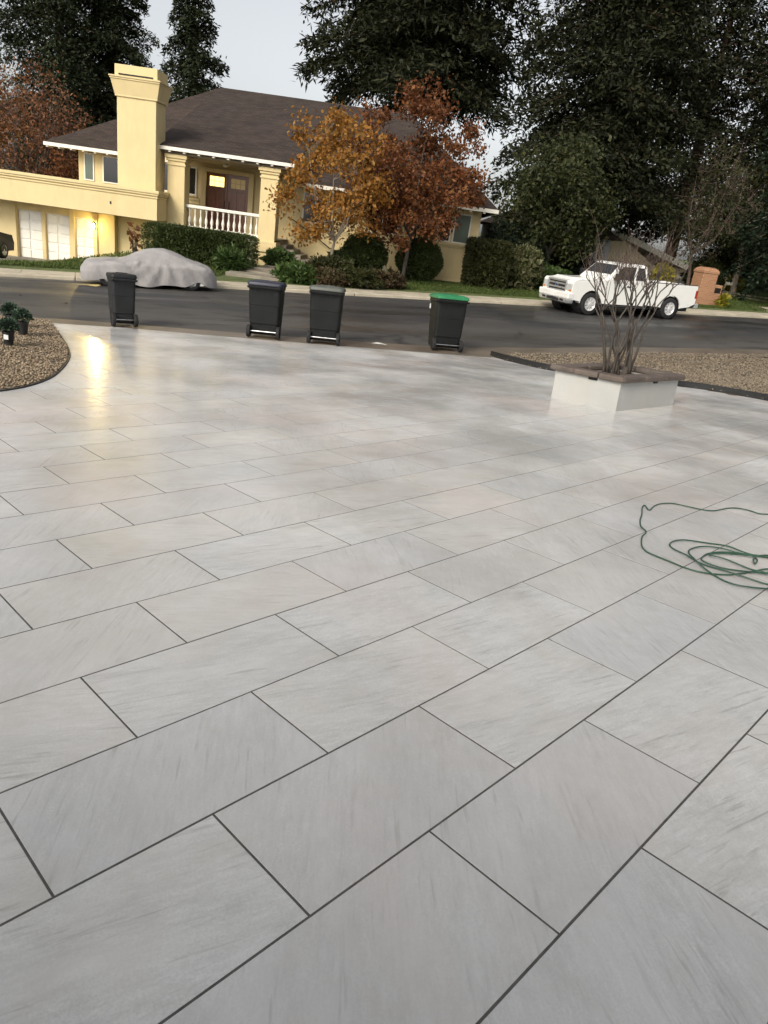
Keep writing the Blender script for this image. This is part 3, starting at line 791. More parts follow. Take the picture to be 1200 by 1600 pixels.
# lit lantern on the garage pier
lan = tag(empty('wall_lantern', (-13.88, 31.66, .0)), 'glowing warm wall lantern on the pier beside the garage doors', 'lantern')
MB().box(-.05, .05, 0.02, .06, -.12, .12).build('back_plate', 'iron', lan)
MB().tube([(0, .04, .1), (0, -.03, .19), (0, -.1, .18)], .012).build('arm', 'iron', lan)
MB().lathe([(.015, .2), (.09, .16), (.09, .145), (.015, .15)], 8, (0, -.1, 0)).build('cap', 'iron', lan)
MB().lathe([(.02, -.12), (.06, -.1), (.08, .13), (.07, .13), (.05, -.09), (.02, -.11)], 8, (0, -.1, 0)).build('cage', 'trim', lan) if False else None
b = MB()
for k in range(4):
    a = math.pi / 4 + k * math.pi / 2; b.tube([(.05 * math.cos(a), -.1 + .05 * math.sin(a), -.12), (.075 * math.cos(a), -.1 + .075 * math.sin(a), .15)], .006, 4)
b.build('cage', 'iron', lan)
MB().lathe([(.008, -.11), (.035, -.07), (.045, 0), (.03, .08), (.008, .12)], 10, (0, -.1, 0)).build('bulb', 'bulb', lan, smooth=True)
pl = bpy.data.lights.new('lantern_light', 'POINT'); pl.energy = 20; pl.color = (1, .72, .26); pl.shadow_soft_size = .07
plo = bpy.data.objects.new('lantern_light', pl); col.objects.link(plo); plo.parent = lan; plo.location = (0, -.24, .0)
sl = bpy.data.lights.new('streak_spot', 'SPOT'); sl.energy = 460; sl.color = (1, .74, .28); sl.shadow_soft_size = .06; sl.spot_size = R(64); sl.spot_blend = 1  # extra spot added at the lantern to strengthen its streak on the driveway
slo = bpy.data.objects.new('streak_spot', sl); col.objects.link(slo); slo.parent = lan; slo.location = (0, -.26, 0); slo.rotation_euler = Vector((-.44, 1, .03)).to_track_quat('Z', 'Y').to_euler()

# drive down to the garage, and the path to the porch steps
b = MB(); al_ = np.linspace(-30, -13.6, 30); ac_ = np.linspace(0, 1, 20)
for x in al_:
    y0 = (27.35 + .4226 * x) / .9063
    for c in ac_:
        y = y0 + (31.92 - y0) * c; b.v.append((x, y, float(lawn_z(x, y)) + .015))
for i in range(len(al_) - 1):
    for j in range(len(ac_) - 1): k = i * 20 + j; b.f.append((k, k + 20, k + 21, k + 1))
tag(b.build('garage_drive', 'drive2', smooth=True), kind='structure')
path = empty('front_path', (-5, 29, -.6)); tag(path, kind='structure')
for k, (x0, x1, y0, y1, z) in enumerate([(-6.9, -3.9, 26.6, 27.7, -.69), (-6.7, -3.9, 27.75, 28.9, -.63), (-6.4, -4.0, 28.95, 30.2, -.575), (-6.3, -3.9, 30.25, 31.6, -.53), (-6.3, -3.6, 31.65, 32.45, -.50), (-4.1, -3.3, 32.5, 34.3, -.49)]):
    o = MB().box(x0, x1, y0, y1, z - .3, z + .04).build('path_slab', 'stepstone', path, bevel=.02); o.location = (5, -29, .6)

# neighbours' houses half hidden behind the trees
gh = tag(empty('grey_house', (7.5, 46, -.1)), 'pale grey house wall glimpsed right of the cream house', 'house')
def part(name, mat, par, b, **k):
    o = b.build(name, mat, par, **k); o.location = -Vector(par.location); return o
part('wall', 'grey_siding', gh, MB().box(3.9, 11, 45, 52, -1, 2.6))
part('roof', 'roof', gh, MB().extrude([(3.3, 2.6), (11.6, 2.6), (7.4, 4.6)], 'y', 44.5, 52.5))
part('window', 'glass', gh, MB().box(5.5, 6.6, 44.96, 45.0, .9, 2.0))
nh = tag(empty('neighbour_house', (15, 49, .4)), 'cream gabled house behind the white pickup truck', 'house')
part('wall', 'pale_wall', nh, MB().box(10.4, 19.5, 48, 56, -.4, 1.55))
part('gable_wall', 'pale_wall', nh, MB().extrude([(10.6, 1.5), (14.6, 1.5), (11.9, 3.1)], 'y', 47.6, 48.1))
rf = part('roof', 'pale_wall', nh, MB().extrude([(9.9, 1.42), (10.2, 1.35), (11.9, 2.95), (17.9, 1.2), (18.1, 1.3), (11.9, 3.25)], 'y', 47.2, 56))
part('fascia', 'trim', nh, MB().extrude([(9.9, 1.36), (9.95, 1.25), (11.9, 2.9), (17.9, 1.12), (18.15, 1.32), (11.9, 3.28)], 'y', 47.14, 47.2))
part('porch_beam', 'trim', nh, MB().box(10.2, 19.6, 47.3, 47.6, 1.02, 1.2))
part('garage_door', 'garage', nh, MB().box(14.4, 17.2, 47.93, 48, -.3, .95))
part('window', 'glass', nh, MB().box(11.3, 12.8, 47.55, 47.6, .1, .95))
for xx in (10.3, 14.1, 17.7): part('post', 'trim', nh, MB().box(xx, xx + .14, 47.35, 47.5, -.3, 1.02))
fh = tag(empty('distant_house', (30, 62, 1)), 'tan house wall glimpsed between trees at the far right', 'house')
part('wall', 'pale_wall', fh, MB().box(26.6, 38, 60, 68, 0, 3.6)); part('roof', 'roof', fh, MB().extrude([(26, 3.6), (39, 3.6), (32, 6)], 'y', 59.4, 69)); part('window', 'glass', fh, MB().box(29.8, 31.2, 59.95, 60, 1.6, 2.8))

# house added unseen behind the viewer to shade the near pavers
blocker = tag(empty('blocker_house', (0, -3.4, plane_z(0, -3.4))), 'added stucco house, unseen behind the viewer, shading the near driveway', 'house')
part('wall', 'stucco', blocker, MB().box(-9, 10, -8.7, -3.2, -.2, 3.4))
part('roof', 'roof', blocker, MB().extrude([(-2.3, 3.25), (-2.3, 3.4), (-6, 5.2), (-9.5, 3.4), (-9.5, 3.25)], 'x', -9.8, 10.8))
part('fascia', 'trim', blocker, MB().box(-9.8, 10.8, -2.3, -2.26, 3.2, 3.44))
hd = part('garage_door', 'garage', blocker, MB().box(-2.6, 2.4, -3.2, -3.15, 0.1, 2.5))
for k in range(4):
    for q in range(4): MB().box(-2.5 + q * 1.24, -1.36 + q * 1.24, -3.15, -3.13, .17 + k * .58, .67 + k * .58).build('panel', 'garage', hd)

# ------------------------------------------------------------------ wheelie bins
tilt_m = Vector((0, 0, 1)).rotation_difference(TN).to_matrix().to_4x4()     # stands square to the sloping drive
def bin_(name, loc, rz, w, d, h, body, lid, label):
    """local +y is the front; handle, axle and wheels on the -y side"""
    t = tag(empty(name, mat=Matrix.Translation(loc) @ tilt_m @ Matrix.Rotation(R(rz), 4, 'Z')), label, 'bin', 'bins at the foot of the driveway')
    def rr(wx, dy0, dy1, z, r=.06, n=4):
        pts = []
        for cx, cy, a0 in ((wx - r, dy1 - r, 0), (-wx + r, dy1 - r, 90), (-wx + r, dy0 + r, 180), (wx - r, dy0 + r, 270)):
            for k in range(n + 1): a = R(a0 + 90 * k / n); pts.append((cx + r * math.cos(a), cy + r * math.sin(a), z))
        return pts
    hb = h * .92
    b = MB()
    secs = [(.06, .43, .38, -.26), (.10, .44, .39, -.32), (.27, .45, .41, -.34), (.275, .455, .415, -.38), (.62, .475, .45, -.42), (.63, .482, .46, -.43), (.93, .492, .475, -.45), (.935, .515, .5, -.475), (1, .515, .5, -.475)]
    b.rings([rr(w * sw, d * sy0, d * sy, hb * z) for z, sw, sy, sy0 in secs])
    bo = b.build('body', body, t, smooth=False, bevel=.008)
    # moulded ribs on the back and sides
    rb = MB()
    for x in (-.22, 0, .22): rb.taper((w * x - .02, w * x + .02, -d * .33 - .012, -d * .30), (w * x - .02, w * x + .02, -d * .44 - .012, -d * .40), hb * .30, hb * .90)
    rb.build('rib', body, bo, bevel=.006)
    # lid: shallow dome with rim, hinged at the back
    L = MB(); lw, l0, l1 = w * .54, -d * .50, d * .54
    L.rings([rr(lw, l0, l1, hb + .0, .07), rr(lw, l0, l1, hb + .045, .07), rr(lw * .93, l0 * .93, l1 * .93, hb + .07, .07), rr(lw * .75, l0 * .72, l1 * .76, h - .005, .07), rr(lw * .5, l0 * .45, l1 * .5, h, .07)])
    lo = L.build('lid', lid, t, smooth=True)
    md = lo.modifiers.new('es', 'EDGE_SPLIT'); md.split_angle = R(45)
    MB().box(-lw * .45, lw * .45, -.02, .02, h + .0, h + .012).build('ridge', lid, lo, bevel=.006)
    # handle across the back
    hy = -d * .5 - .055
    MB().tube([(-w * .5, -d * .44, hb * .95), (-w * .5, hy, hb * .965), (w * .5, hy, hb * .965), (w * .5, -d * .44, hb * .95)], .018, 8).build('handle', body, t)
    # wheels and axle
    ax = -d * .34
    MB().tube([(-w * .47, ax - .02, .13), (w * .47, ax - .02, .13)], .012, 8).build('axle', 'metal', t)
    for s in (-1, 1):
        tm = empty('wheel', (s * w * .455, ax - .02, .125)); tm.parent = t
        wz = MB(); 
        wz.lathe([(.06, -.035), (.118, -.035), (.125, -.02), (.125, .02), (.118, .035), (.06, .035)], 20, (0, 0, 0), 'y', False)
        o1 = wz.build('tyre', 'rubber', tm, smooth=False); o1.rotation_euler = (0, 0, R(90))
        o2 = MB().lathe([(.015, -.03), (.065, -.028), (.065, .028), (.015, .03)], 14, (0, 0, 0), 'y').build('hub', body, tm); o2.rotation_euler = (0, 0, R(90))
    MB().box(-w * .30, w * .30, -d * .27, -d * .255, hb * .10, hb * .16).build('rear_bar', 'metal' if False else body, t)
    return t
def on(x, y): return (x, y, max(float(street_z(x, y)) + .006, plane_z(x, y)))
bin_('wheelie_bin', on(-5.72, 14.24), 34, .46, .52, 1.0, 'bin', 'bin', 'dark grey bin in front of the covered car, leftmost of four')
bin_('wheelie_bin', on(-2.96, 14.85), 2, .66, .66, 1.12, 'bin2', 'lid_blue', 'black bin with a bluish lid, second from the left')
bin_('wheelie_bin', on(-1.74, 14.98), 2, .66, .66, 1.15, 'bin2', 'lid_grey', 'black bin with a grey lid, beside the blue lidded one')
b4 = bin_('wheelie_bin', on(.80, 16.06), 14, .68, .70, 1.19, 'bin2', 'lid_green', 'black bin with a bright green lid')
MB().box(-.401, -.395, .0, .08, .86, .96).build('sticker', 'sticker', b4)

# ------------------------------------------------------------------ covered car
def frame_on_street(x, y, heading_vec, z):
    X = Vector(heading_vec).normalized(); Y = Vector((0, 0, 1)).cross(X).normalized(); Z = X.cross(Y)
    m = Matrix((X, Y, Z)).transposed().to_4x4(); m.translation = (x, y, z); return m
AL3 = Vector((E_AL[0], E_AL[1], .038))
def wheel(parent, x, y, z, r, wid, side, rim='metal', nsp=8, hubcap=True):
    t = empty('wheel', (x, y, z)); t.parent = parent
    prof = [(r * .58, -wid / 2 + .01), (r * .9, -wid / 2), (r * .98, -wid / 2 + .03), (r, -wid * .2), (r, wid * .2), (r * .98, wid / 2 - .03), (r * .9, wid / 2), (r * .58, wid / 2 - .01)]
    MB().lathe(prof, 32, (0, 0, 0), 'y', False).build('tyre', 'rubber', t, smooth=True)
    o = wid / 2 * side
    rm = MB().lathe([(.02, -o * .3), (r * .5, -o * .35), (r * .57, -o * .9), (r * .60, -o * .97), (r * .60, -o * .2)], 32, (0, 0, 0), 'y', False).build('rim', rim, t, smooth=True)
    sp = MB()
    for k in range(nsp):
        a = 2 * math.pi * k / nsp; ca, sa = math.cos(a), math.sin(a)
        pts = [(r * .12, -.03), (r * .56, -.025), (r * .56, .025), (r * .12, .03)]
        q = [(u * ca - v * sa, u * sa + v * ca) for u, v in pts]
        sp.add([(u, o * .55, v) for u, v in q] + [(u, o * .8, v) for u, v in q], [(0, 1, 2, 3), (4, 7, 6, 5), (0, 4, 5, 1), (1, 5, 6, 2), (2, 6, 7, 3), (3, 7, 4, 0)])
    sp.lathe([(.0001, -o * .95), (r * .15, -o * .9), (r * .19, -o * .6), (r * .19, -o * .3)], 14, (0, 0, 0), 'y')
    sp.build('spokes', rim, t)
    return t
cx_, cy_ = xy(2.1, 23.72)
cc = tag(empty('covered_car', mat=frame_on_street(cx_, cy_, AL3, float(zk(2.25)))), 'low sports car under a grey cloth cover parked at the far kerb', 'car')
CL, CW = 3.92, 1.72
tp = [(0, .40), (.02, .62), (.06, .74), (.16, .80), (.28, .83), (.36, .92), (.46, 1.12), (.54, 1.20), (.62, 1.20), (.70, 1.10), (.80, .93), (.90, .82), (.96, .72), (.985, .60), (1, .42)]
wd = [(0, .62), (.03, .80), (.1, .94), (.25, 1), (.75, 1), (.9, .94), (.97, .78), (1, .60)]
NU, NV = 110, 44
U = np.linspace(0, 1, NU); top = np.interp(U, *zip(*tp)) * .94; wdt = np.interp(U, *zip(*wd)) * CW / 2
k5 = np.ones(5) / 5; top = np.convolve(np.pad(top, 2, 'edge'), k5, 'valid'); wdt = np.convolve(np.pad(wdt, 2, 'edge'), k5, 'valid')
cabin = sstep(1 - np.abs(U - .57) / .30)
hem = .12 + .03 * np.sin(U * 9 + 1) + .02 * np.sin(U * 23) + .12 * np.exp(-((U - .84) / .05) ** 2) + .09 * np.exp(-((U - .16) / .05) ** 2)
should = np.minimum(top - .05, np.interp(U, (0, .05, .2, .5, .8, .95, 1), (.36, .58, .67, .70, .70, .60, .36)))
V = np.linspace(-1, 1, NV)
rings = []
for i, u in enumerate(U):
    ring = []
    w_ = wdt[i]; re = .80 - .20 * cabin[i]
    # half section from centre line to hem: roof, roof edge, shoulder, flank, hem
    ky = [0, re * .6, re, .90, .985, 1.0, .97]
    kz = [top[i], top[i] - .015, top[i] - .06, should[i] + .06, should[i] - .03, should[i] * .55 + hem[i] * .45, hem[i]]
    kt = [0, .22, .38, .58, .68, .84, 1]
    for v in V:
        t_ = abs(v); yy = np.interp(t_, kt, ky) * w_; zz = np.interp(t_, kt, kz); sg = 1 if v > 0 else -1
        th = math.atan2((u - .56) * CL, 1.2 - zz); rr2 = math.hypot((u - .56) * CL, 1.2 - zz)
        dn = float(np.clip((t_ - .45) / .4, 0, 1))
        fold = .036 * (abs(math.sin(th * 4.1 + .7 * math.sin(rr2 * 2.6) + .4 * sg)) ** 2.2 - .35) * dn * min(1, rr2)
        fold += .016 * math.sin(th * 13 + rr2 * 5) * dn + .009 * math.sin(u * 83 + 13 * zz) * dn
        yy += fold
        zz += .007 * math.sin(u * 29 + v * 9) + .007 * math.sin(u * 61 - v * 17) * (1 - .6 * cabin[i]) + .012 * math.sin(u * 40 - abs(v) * 14) * dn * (1 - dn) * 4 - .03 * math.exp(-((u - .27) / .05) ** 2) * (1 - dn) * (1 - (v * 1.4) ** 2 if abs(v) < .7 else 0)
        # mirror bump under the cloth
        mb = math.exp(-((u - .40) / .018) ** 2 - ((zz - .74) / .05) ** 2) * .09
        ring.append(((u - .5) * CL, sg * (yy + mb), zz))
    rings.append(ring)
b = MB(); b.rings(rings, False, False, closed=False)
n0 = len(b.v)
for ring, rev in ((rings[0], 1), (rings[-1], 0)):
    mid = np.mean(np.array(ring), 0); o = len(b.v); b.v.append(tuple(mid)); base = 0 if rev else (NU - 1) * NV
    for j in range(NV - 1): b.f.append((base + j, base + j + 1, o))
cv = b.build('cover', 'cover', cc, smooth=True)
dm = cv.modifiers.new('sub', 'SUBSURF'); dm.levels = 1; dm.render_levels = 1
MB().extrude([(-1.6, .24), (-1.5, .17), (1.5, .17), (1.6, .25), (1.6, .4), (-1.6, .4)], 'y', -.76, .76).build('sill', 'white_paint', cc)
for x in (-1.18, 1.12):
    for s in (-1, 1): wheel(cc, x, s * .68, .31, .31, .21, s)

# ------------------------------------------------------------------ dark car half out of frame on the neighbours' drive
dcx, dcy = -17.4, 28.0
# the car faces away from us
dc = tag(empty('dark_car', (dcx, dcy, float(lawn_z(dcx, dcy)) + .03), R(92)), 'black car cut off by the left edge, parked before the garage', 'car')
prof = [(-2.1, .3), (-2.15, .6), (-2.08, .95), (-1.75, 1.3), (-1.3, 1.52), (0, 1.56), (.55, 1.45), (1.2, 1.05), (2.0, .9), (2.15, .6), (2.1, .3)]
rs = []
for yy, k in ((-.88, .0), (-.90, .35), (-.80, 1), (.80, 1), (.90, .35), (.88, 0)):
    rs.append([(x * (1 if z < 1 else .97), yy * (1 if z < .97 else .83), min(z, .95) if k == 0 else (z if k == 1 else min(z, 1.0))) for x, z in prof])
MB().rings(rs).build('body', 'black_paint', dc, smooth=False, bevel=.05)
MB().box(-1.95, -1.62, -.62, .62, 1.06, 1.30).build('rear_window', 'carglass', dc)
for s in (-1, 1):
    MB().box(-2.16, -2.02, s * .72 - .12, s * .72 + .12, .78, .95).build('tail_light', 'red_lens', dc, bevel=.02)
    for x in (-1.3, 1.35): wheel(dc, x, s * .78, .33, .33, .22, s)
# ------------------------------------------------------------------ white pickup truck
tx, ty = 7.79, 29.03
tr = tag(empty('pickup_truck', mat=frame_on_street(tx, ty, -AL3, float(zk(alac(tx, ty)[0]))) @ Matrix.Scale(.95, 4)), 'white pickup truck with chrome grille parked facing left at the far kerb', 'truck')
FX, RX, WR = 1.98, -2.02, .425          # axles and wheel radius
def arch(cx, r, n=10, z=.43):
    return [(cx + r * math.cos(math.pi * k / n), z + r * math.sin(math.pi * k / n)) for k in range(n + 1)]
body = [(2.93, .55), (2.95, .80), (2.93, 1.10), (2.86, 1.20), (2.3, 1.27), (1.42, 1.33), (1.30, 1.36), (-.78, 1.36), (-.80, .50)] + \
       [(1.40, .48)] + [(p[0], p[1]) for p in reversed(arch(FX, .50))]
body = [(2.93, .55), (2.95, .80), (2.93, 1.16), (2.86, 1.23), (2.3, 1.29), (1.42, 1.33), (1.30, 1.34), (-.70, 1.34), (-.70, .46), (FX - .52, .46)] + list(reversed(arch(FX, .50))) + [(FX + .52, .50)]
bo = MB().extrude(body, 'y', -.98, .98).build('body', 'white_paint', tr, bevel=.045, seg=3)
# raised bonnet centre
MB().taper((1.45, 2.86, -.62, .62), (1.5, 2.7, -.5, .5), 1.24, 1.345).build('bonnet_bulge', 'white_paint', bo, bevel=.02)
# cab: greenhouse
cab = MB(); cab.add([(1.36, -.93, 1.33), (1.36, .93, 1.33), (-.72, .93, 1.33), (-.72, -.93, 1.33), (.70, -.76, 1.96), (.70, .76, 1.96), (-.62, .76, 1.96), (-.62, -.76, 1.96)],
    [(3, 2, 1, 0), (4, 5, 6, 7), (0, 1, 5, 4), (1, 2, 6, 5), (2, 3, 7, 6), (3, 0, 4, 7)])
cb = cab.build('cab', 'white_paint', tr, bevel=.06, seg=3)
MB().taper((-.56, .64, -.70, .70), (-.5, .56, -.64, .64), 1.955, 1.99).build('roof', 'white_paint', cb, bevel=.02)
def pane(name, p4, off, mat='carglass', th=.012):
    a, b2, c, d = [Vector(p) for p in p4]; n = (b2 - a).cross(d - a).normalized() * off
    vs = [q + n for q in (a, b2, c, d)] + [q - n * .2 for q in (a, b2, c, d)]
    return MB().add(vs, [(0, 1, 2, 3), (7, 6, 5, 4), (0, 4, 5, 1), (1, 5, 6, 2), (2, 6, 7, 3), (3, 7, 4, 0)]).build(name, mat, cb)
def cabp(fx, fz, s):   # on the side face: fx along (0 rear..1 front), fz up
    xb, xt = -.72 + fx * 2.08, -.62 + fx * 1.32
    x = xb + (xt - xb) * fz; y = .93 + (.76 - .93) * fz; return (x, s * y, 1.33 + .63 * fz)
for s in (-1, 1):
    q = [cabp(.40, .10, s), cabp(.88, .10, s), cabp(.86, .86, s), cabp(.40, .86, s)]
    pane('side_window', q if s < 0 else q[::-1], .012)
    q = [cabp(.08, .12, s), cabp(.34, .12, s), cabp(.33, .86, s), cabp(.10, .86, s)]
    pane('rear_side_window', q if s < 0 else q[::-1], .012)
    # door seams and handle
    for x in (1.22, .12, -.66): MB().box(x - .009, x + .009, s * .972, s * .984, .55, 1.33).build('door_seam', 'plastic', bo)
    MB().box(.18, .40, s * .975, s * 1.0, 1.13, 1.18).build('door_handle', 'plastic', bo, bevel=.01)
    MB().box(-.68, 2.9, s * .975, s * .990, .80, .84).build('side_moulding', 'white_paint', bo, bevel=.005) if False else None
    m = MB().box(.98, 1.10, s * 1.0, s * 1.25, 1.36, 1.62).build('mirror', 'plastic', cb, bevel=.03)
    MB().box(1.0, 1.06, s * .9, s * 1.02, 1.40, 1.46).build('mirror_arm', 'plastic', cb)
    MB().box(-.66, 1.30, s * .90, s * 1.04, .37, .43).build('running_board', 'plastic', tr, bevel=.015)
pane('windscreen', [(1.30, -.84, 1.36), (1.30, .84, 1.36), (.75, .69, 1.90), (.75, -.69, 1.90)], .016)
pane('rear_window', [(-.715, .7, 1.42), (-.715, -.7, 1.42), (-.64, -.6, 1.88), (-.64, .6, 1.88)], .016)
MB().tube([(1.28, -.1, 1.385), (1.05, .5, 1.56)], .01, 4).tube([(1.28, -.75, 1.385), (1.05, -.2, 1.56)], .01, 4).build('wiper', 'plastic', cb)
# bed
bedp = [(-.74, 1.38), (-3.28, 1.38), (-3.30, .62), (-2.9, .55), (RX - .52, .50)] + arch(RX, -.50, 10, .40)[::1] if False else None
bedp = [(-.74, .50), (-.74, 1.37), (-3.27, 1.37), (-3.30, .66), (-3.0, .52), (RX - .53, .46)] + list(reversed(arch(RX, .51))) + [(RX + .53, .46)]
for s in (-1, 1): MB().extrude(bedp, 'y', s * .86, s * .985).build('bed_side', 'white_paint', tr, bevel=.03, seg=2)
MB().box(-3.22, -.75, -.86, .86, .62, .70).build('bed_floor', 'plastic', tr)
MB().box(-.86, -.74, -.86, .86, .7, 1.36).build('bed_front', 'white_paint', tr)
tg = MB().box(-3.31, -3.23, -.86, .86, .68, 1.36).build('tailgate', 'white_paint', tr, bevel=.02)
MB().box(-3.30, -.76, -.93, -.87, 1.37, 1.40).box(-3.30, -.76, .87, .93, 1.37, 1.40).build('bed_rail', 'plastic', tr)
for s in (-1, 1):
    MB().box(-3.335, -3.2, s * .87, s * .99, .88, 1.2).build('tail_light', 'red_lens', tr, bevel=.01)
    MB().lathe([(.0, -.004), (.09, -.004), (.09, .004), (0, .004)] if False else [(.001, -.99 * s - .004), (.085, -.99 * s - .004), (.085, -.99 * s + .004), (.001, -.99 * s + .004)], 14, (-1.25, 0, 1.12), 'y').build('fuel_cap', 'white_paint', tr)
MB().box(-3.55, -3.34, -.95, .95, .48, .68).build('rear_bumper', 'chrome', tr, bevel=.03)
# front: grille, lamps, bumper, plate
gr = MB().box(2.90, 2.955, -.56, .56, .80, 1.20).build('grille', 'plastic', tr)
fr = MB(); fr.box(2.93, 2.99, -.62, .62, 1.15, 1.22).box(2.93, 2.99, -.62, .62, .78, .84).box(2.93, 2.99, -.62, -.55, .84, 1.15).box(2.93, 2.99, .55, .62, .84, 1.15)
fr.build('grille_frame', 'chrome', gr, bevel=.01)
for zz in (.925, 1.07): MB().box(2.94, 2.985, -.55, .55, zz - .03, zz + .03).build('grille_bar', 'chrome', gr, bevel=.008)
em = MB()
em.add([(2.992, .085 * math.cos(a), 1.0 + .036 * math.sin(a)) for a in np.linspace(0, 2 * math.pi, 20, endpoint=False)] + [(2.97, .085 * math.cos(a), 1.0 + .036 * math.sin(a)) for a in np.linspace(0, 2 * math.pi, 20, endpoint=False)],
       [tuple(range(20))] + [(i, i + 20, (i + 1) % 20 + 20, (i + 1) % 20) for i in range(20)]); em.build('oval_emblem', 'blue', gr)
ring = [(2.99, .09 * math.cos(a), 1.0 + .041 * math.sin(a)) for a in np.linspace(0, 2 * math.pi, 21)]
MB().tube(ring, .007, 5).build('emblem_ring', 'chrome', gr)
for s in (-1, 1):
    h = MB().box(2.78, 2.965, s * .63, s * .955, .84, 1.12).build('headlight', 'headlamp', tr, bevel=.03)
    MB().box(2.80, 2.972, s * .80, s * .96, .845, .90).build('indicator', 'amber', h)
    MB().box(2.98, 3.105, s * .48, s * .70, .46, .54).build('fog_lamp', 'plastic', tr, bevel=.02)
fb = MB().taper((2.80, 3.08, -.99, .99), (2.82, 3.10, -1.0, 1.0), .56, .80).build('front_bumper', 'white_paint', tr, bevel=.04, seg=3)
MB().taper((2.80, 3.06, -.96, .96), (2.80, 3.09, -.985, .985), .40, .555).build('lower_bumper', 'chrome', tr, bevel=.03)
MB().box(3.10, 3.115, -.16, .16, .58, .73).build('number_plate', 'plate', tr)
MB().box(2.96, 3.095, -.40, .40, .44, .54).build('air_intake', 'plastic', tr)
MB().box(-3.2, 2.7, -.7, .7, .32, .5).build('chassis', 'plastic', tr)
for s in (-1, 1):
    wheel(tr, FX, s * .87, WR, WR, .25, s, 'alloy', 8); wheel(tr, RX, s * .87, WR, WR, .25, s, 'alloy', 8)
    for cx, r in ((FX, .47), (RX, .48)):
        MB().lathe([(r, s * -.40), (r, s * -.96)], 24, (cx, 0, .43), 'y', False).build('wheel_well', 'plastic', tr)

# ------------------------------------------------------------------ planter box with a bare shrub
pa = Vector((3.08, 10.07, 0)); e1 = Vector((-.711, .703, 0)); e2 = Vector((.743, .669, 0))
e2 = Vector((.703, .711, 0))
LW, RW = 1.10, 1.78
e2 = (e2 - TN * e2.dot(TN)).normalized(); e1 = TN.cross(e2)
pm = Matrix((e2, e1, TN)).transposed().to_4x4(); pm.translation = pa + Vector((0, 0, plane_z(pa.x, pa.y)))
pl_ = tag(empty('planter_box', mat=pm), 'white painted planter box with brown coping at the driveway corner', 'planter')
HT = .41
b = MB()
for (x0, x1, y0, y1) in ((0, RW, 0, .16), (0, RW, LW - .16, LW), (0, .16, .16, LW - .16), (RW - .16, RW, .16, LW - .16)): b.box(x0, x1, y0, y1, -.2, HT)
b.build('wall', 'planter', pl_)
o_ = .075; iw = .17
cor = [(-o_, -o_), (RW + o_, -o_), (RW + o_, LW + o_), (-o_, LW + o_)]; inn = [(iw, iw), (RW - iw, iw), (RW - iw, LW - iw), (iw, LW - iw)]
for k in range(4):
    n2 = (k + 1) % 4; a, b2, c, d = cor[k], cor[n2], inn[n2], inn[k]
    # each side of the coping is three bricks long
    for t in range(3):
        lerp = lambda p, q, s: (p[0] + (q[0] - p[0]) * s, p[1] + (q[1] - p[1]) * s)
        g0, g1 = t / 3 + .004, (t + 1) / 3 - .004
        q4 = [lerp(a, b2, g0), lerp(a, b2, g1), lerp(d, c, g1), lerp(d, c, g0)]
        MB().extrude(q4, 'z', HT + .003, HT + .085 + random.uniform(-.003, .003)).build('coping_stone', 'coping', pl_, bevel=.022, seg=3)
MB().box(.155, RW - .155, .155, LW - .155, HT - .12, HT - .02).build('soil', 'soil', pl_)
for x0, x1, y0, y1 in ((-.02, .005, .38, .52), (.95, 1.06, -.02, .005)): MB().box(x0, x1, y0, y1, HT - .035, HT + .002).build('drain_slot', 'iron', pl_)

def wob(p, d, length, seg, r0_, r1_, wobble, up=0.0):
    pts = [p.copy()]; rad = [r0_]; d = d.normalized()
    for i in range(seg):
        d = (d + Vector((random.gauss(0, wobble), random.gauss(0, wobble), random.gauss(0, wobble * .6) + up))).normalized()
        pts.append(pts[-1] + d * (length / seg)); rad.append(r0_ + (r1_ - r0_) * (i + 1) / seg)
    return pts, rad, d
random.seed(5)
pc = pm @ Vector((RW * .5, LW * .52, HT - .05))
sh = tag(empty('bare_shrub', pc), 'leafless many stemmed shrub growing out of the white planter box', 'shrub')
main_b = MB(); tw = MB()
specs = [(-.16, .02), (-.12, .10), (-.05, -.03), (0, .08), (.03, 0), (.10, .04), (.15, -.02), (.2, .06), (-.02, .12), (.12, .12), (-.19, .08), (-.09, -.06), (.06, .1), (.17, .1), (-.14, .14)]
for i, (sx, sy) in enumerate(specs):
    p = Vector((sx, sy, 0)); d = Vector((sx * 1.35 - .10 + random.uniform(-.1, .1), random.uniform(-.3, .3), 2.2))
    pts, rad, d2 = wob(p, d, random.uniform(.85, 1.15), 6, random.uniform(.014, .026), .011, .13, .03)
    main_b.tube(pts, rad, 7)
    for q in range(random.choice((1, 2, 2))):
        dd = Vector((d2.x * .5 - .10 + random.uniform(-.42, .42), d2.y + random.uniform(-.4, .4), 1.0))
        pts2, rad2, d3 = wob(pts[-1], dd, random.uniform(.5, .75), 6, .0105, .007, .2, .08)
        main_b.tube(pts2, rad2, 6)
        for k in range(4):
            s0 = pts2[random.randint(3, 6)]
            dd = Vector((d3.x * .4 - .12 + random.uniform(-.6, .6), d3.y + random.uniform(-.6, .6), 1.0))
            pts3, rad3, _ = wob(s0, dd, random.uniform(.25, .6), 6, .005, .002, .12, .05)
            tw.tube(pts3, rad3, 4)
            for j in range(2):
                s1 = pts3[random.randint(2, 5)]
                pts4, rad4, _ = wob(s1, Vector((random.uniform(-.9, .9), random.uniform(-.6, .6), 1)), random.uniform(.15, .4), 4, .003, .0015, .15)
                tw.tube(pts4, rad4, 3)
main_b.tube([Vector((.07, -.1, -.02)), Vector((.07, -.1, .2))], [.05, .042], 8)
main_b.build('stems', 'bark', sh, smooth=True); tw.build('twigs', 'twig', sh)

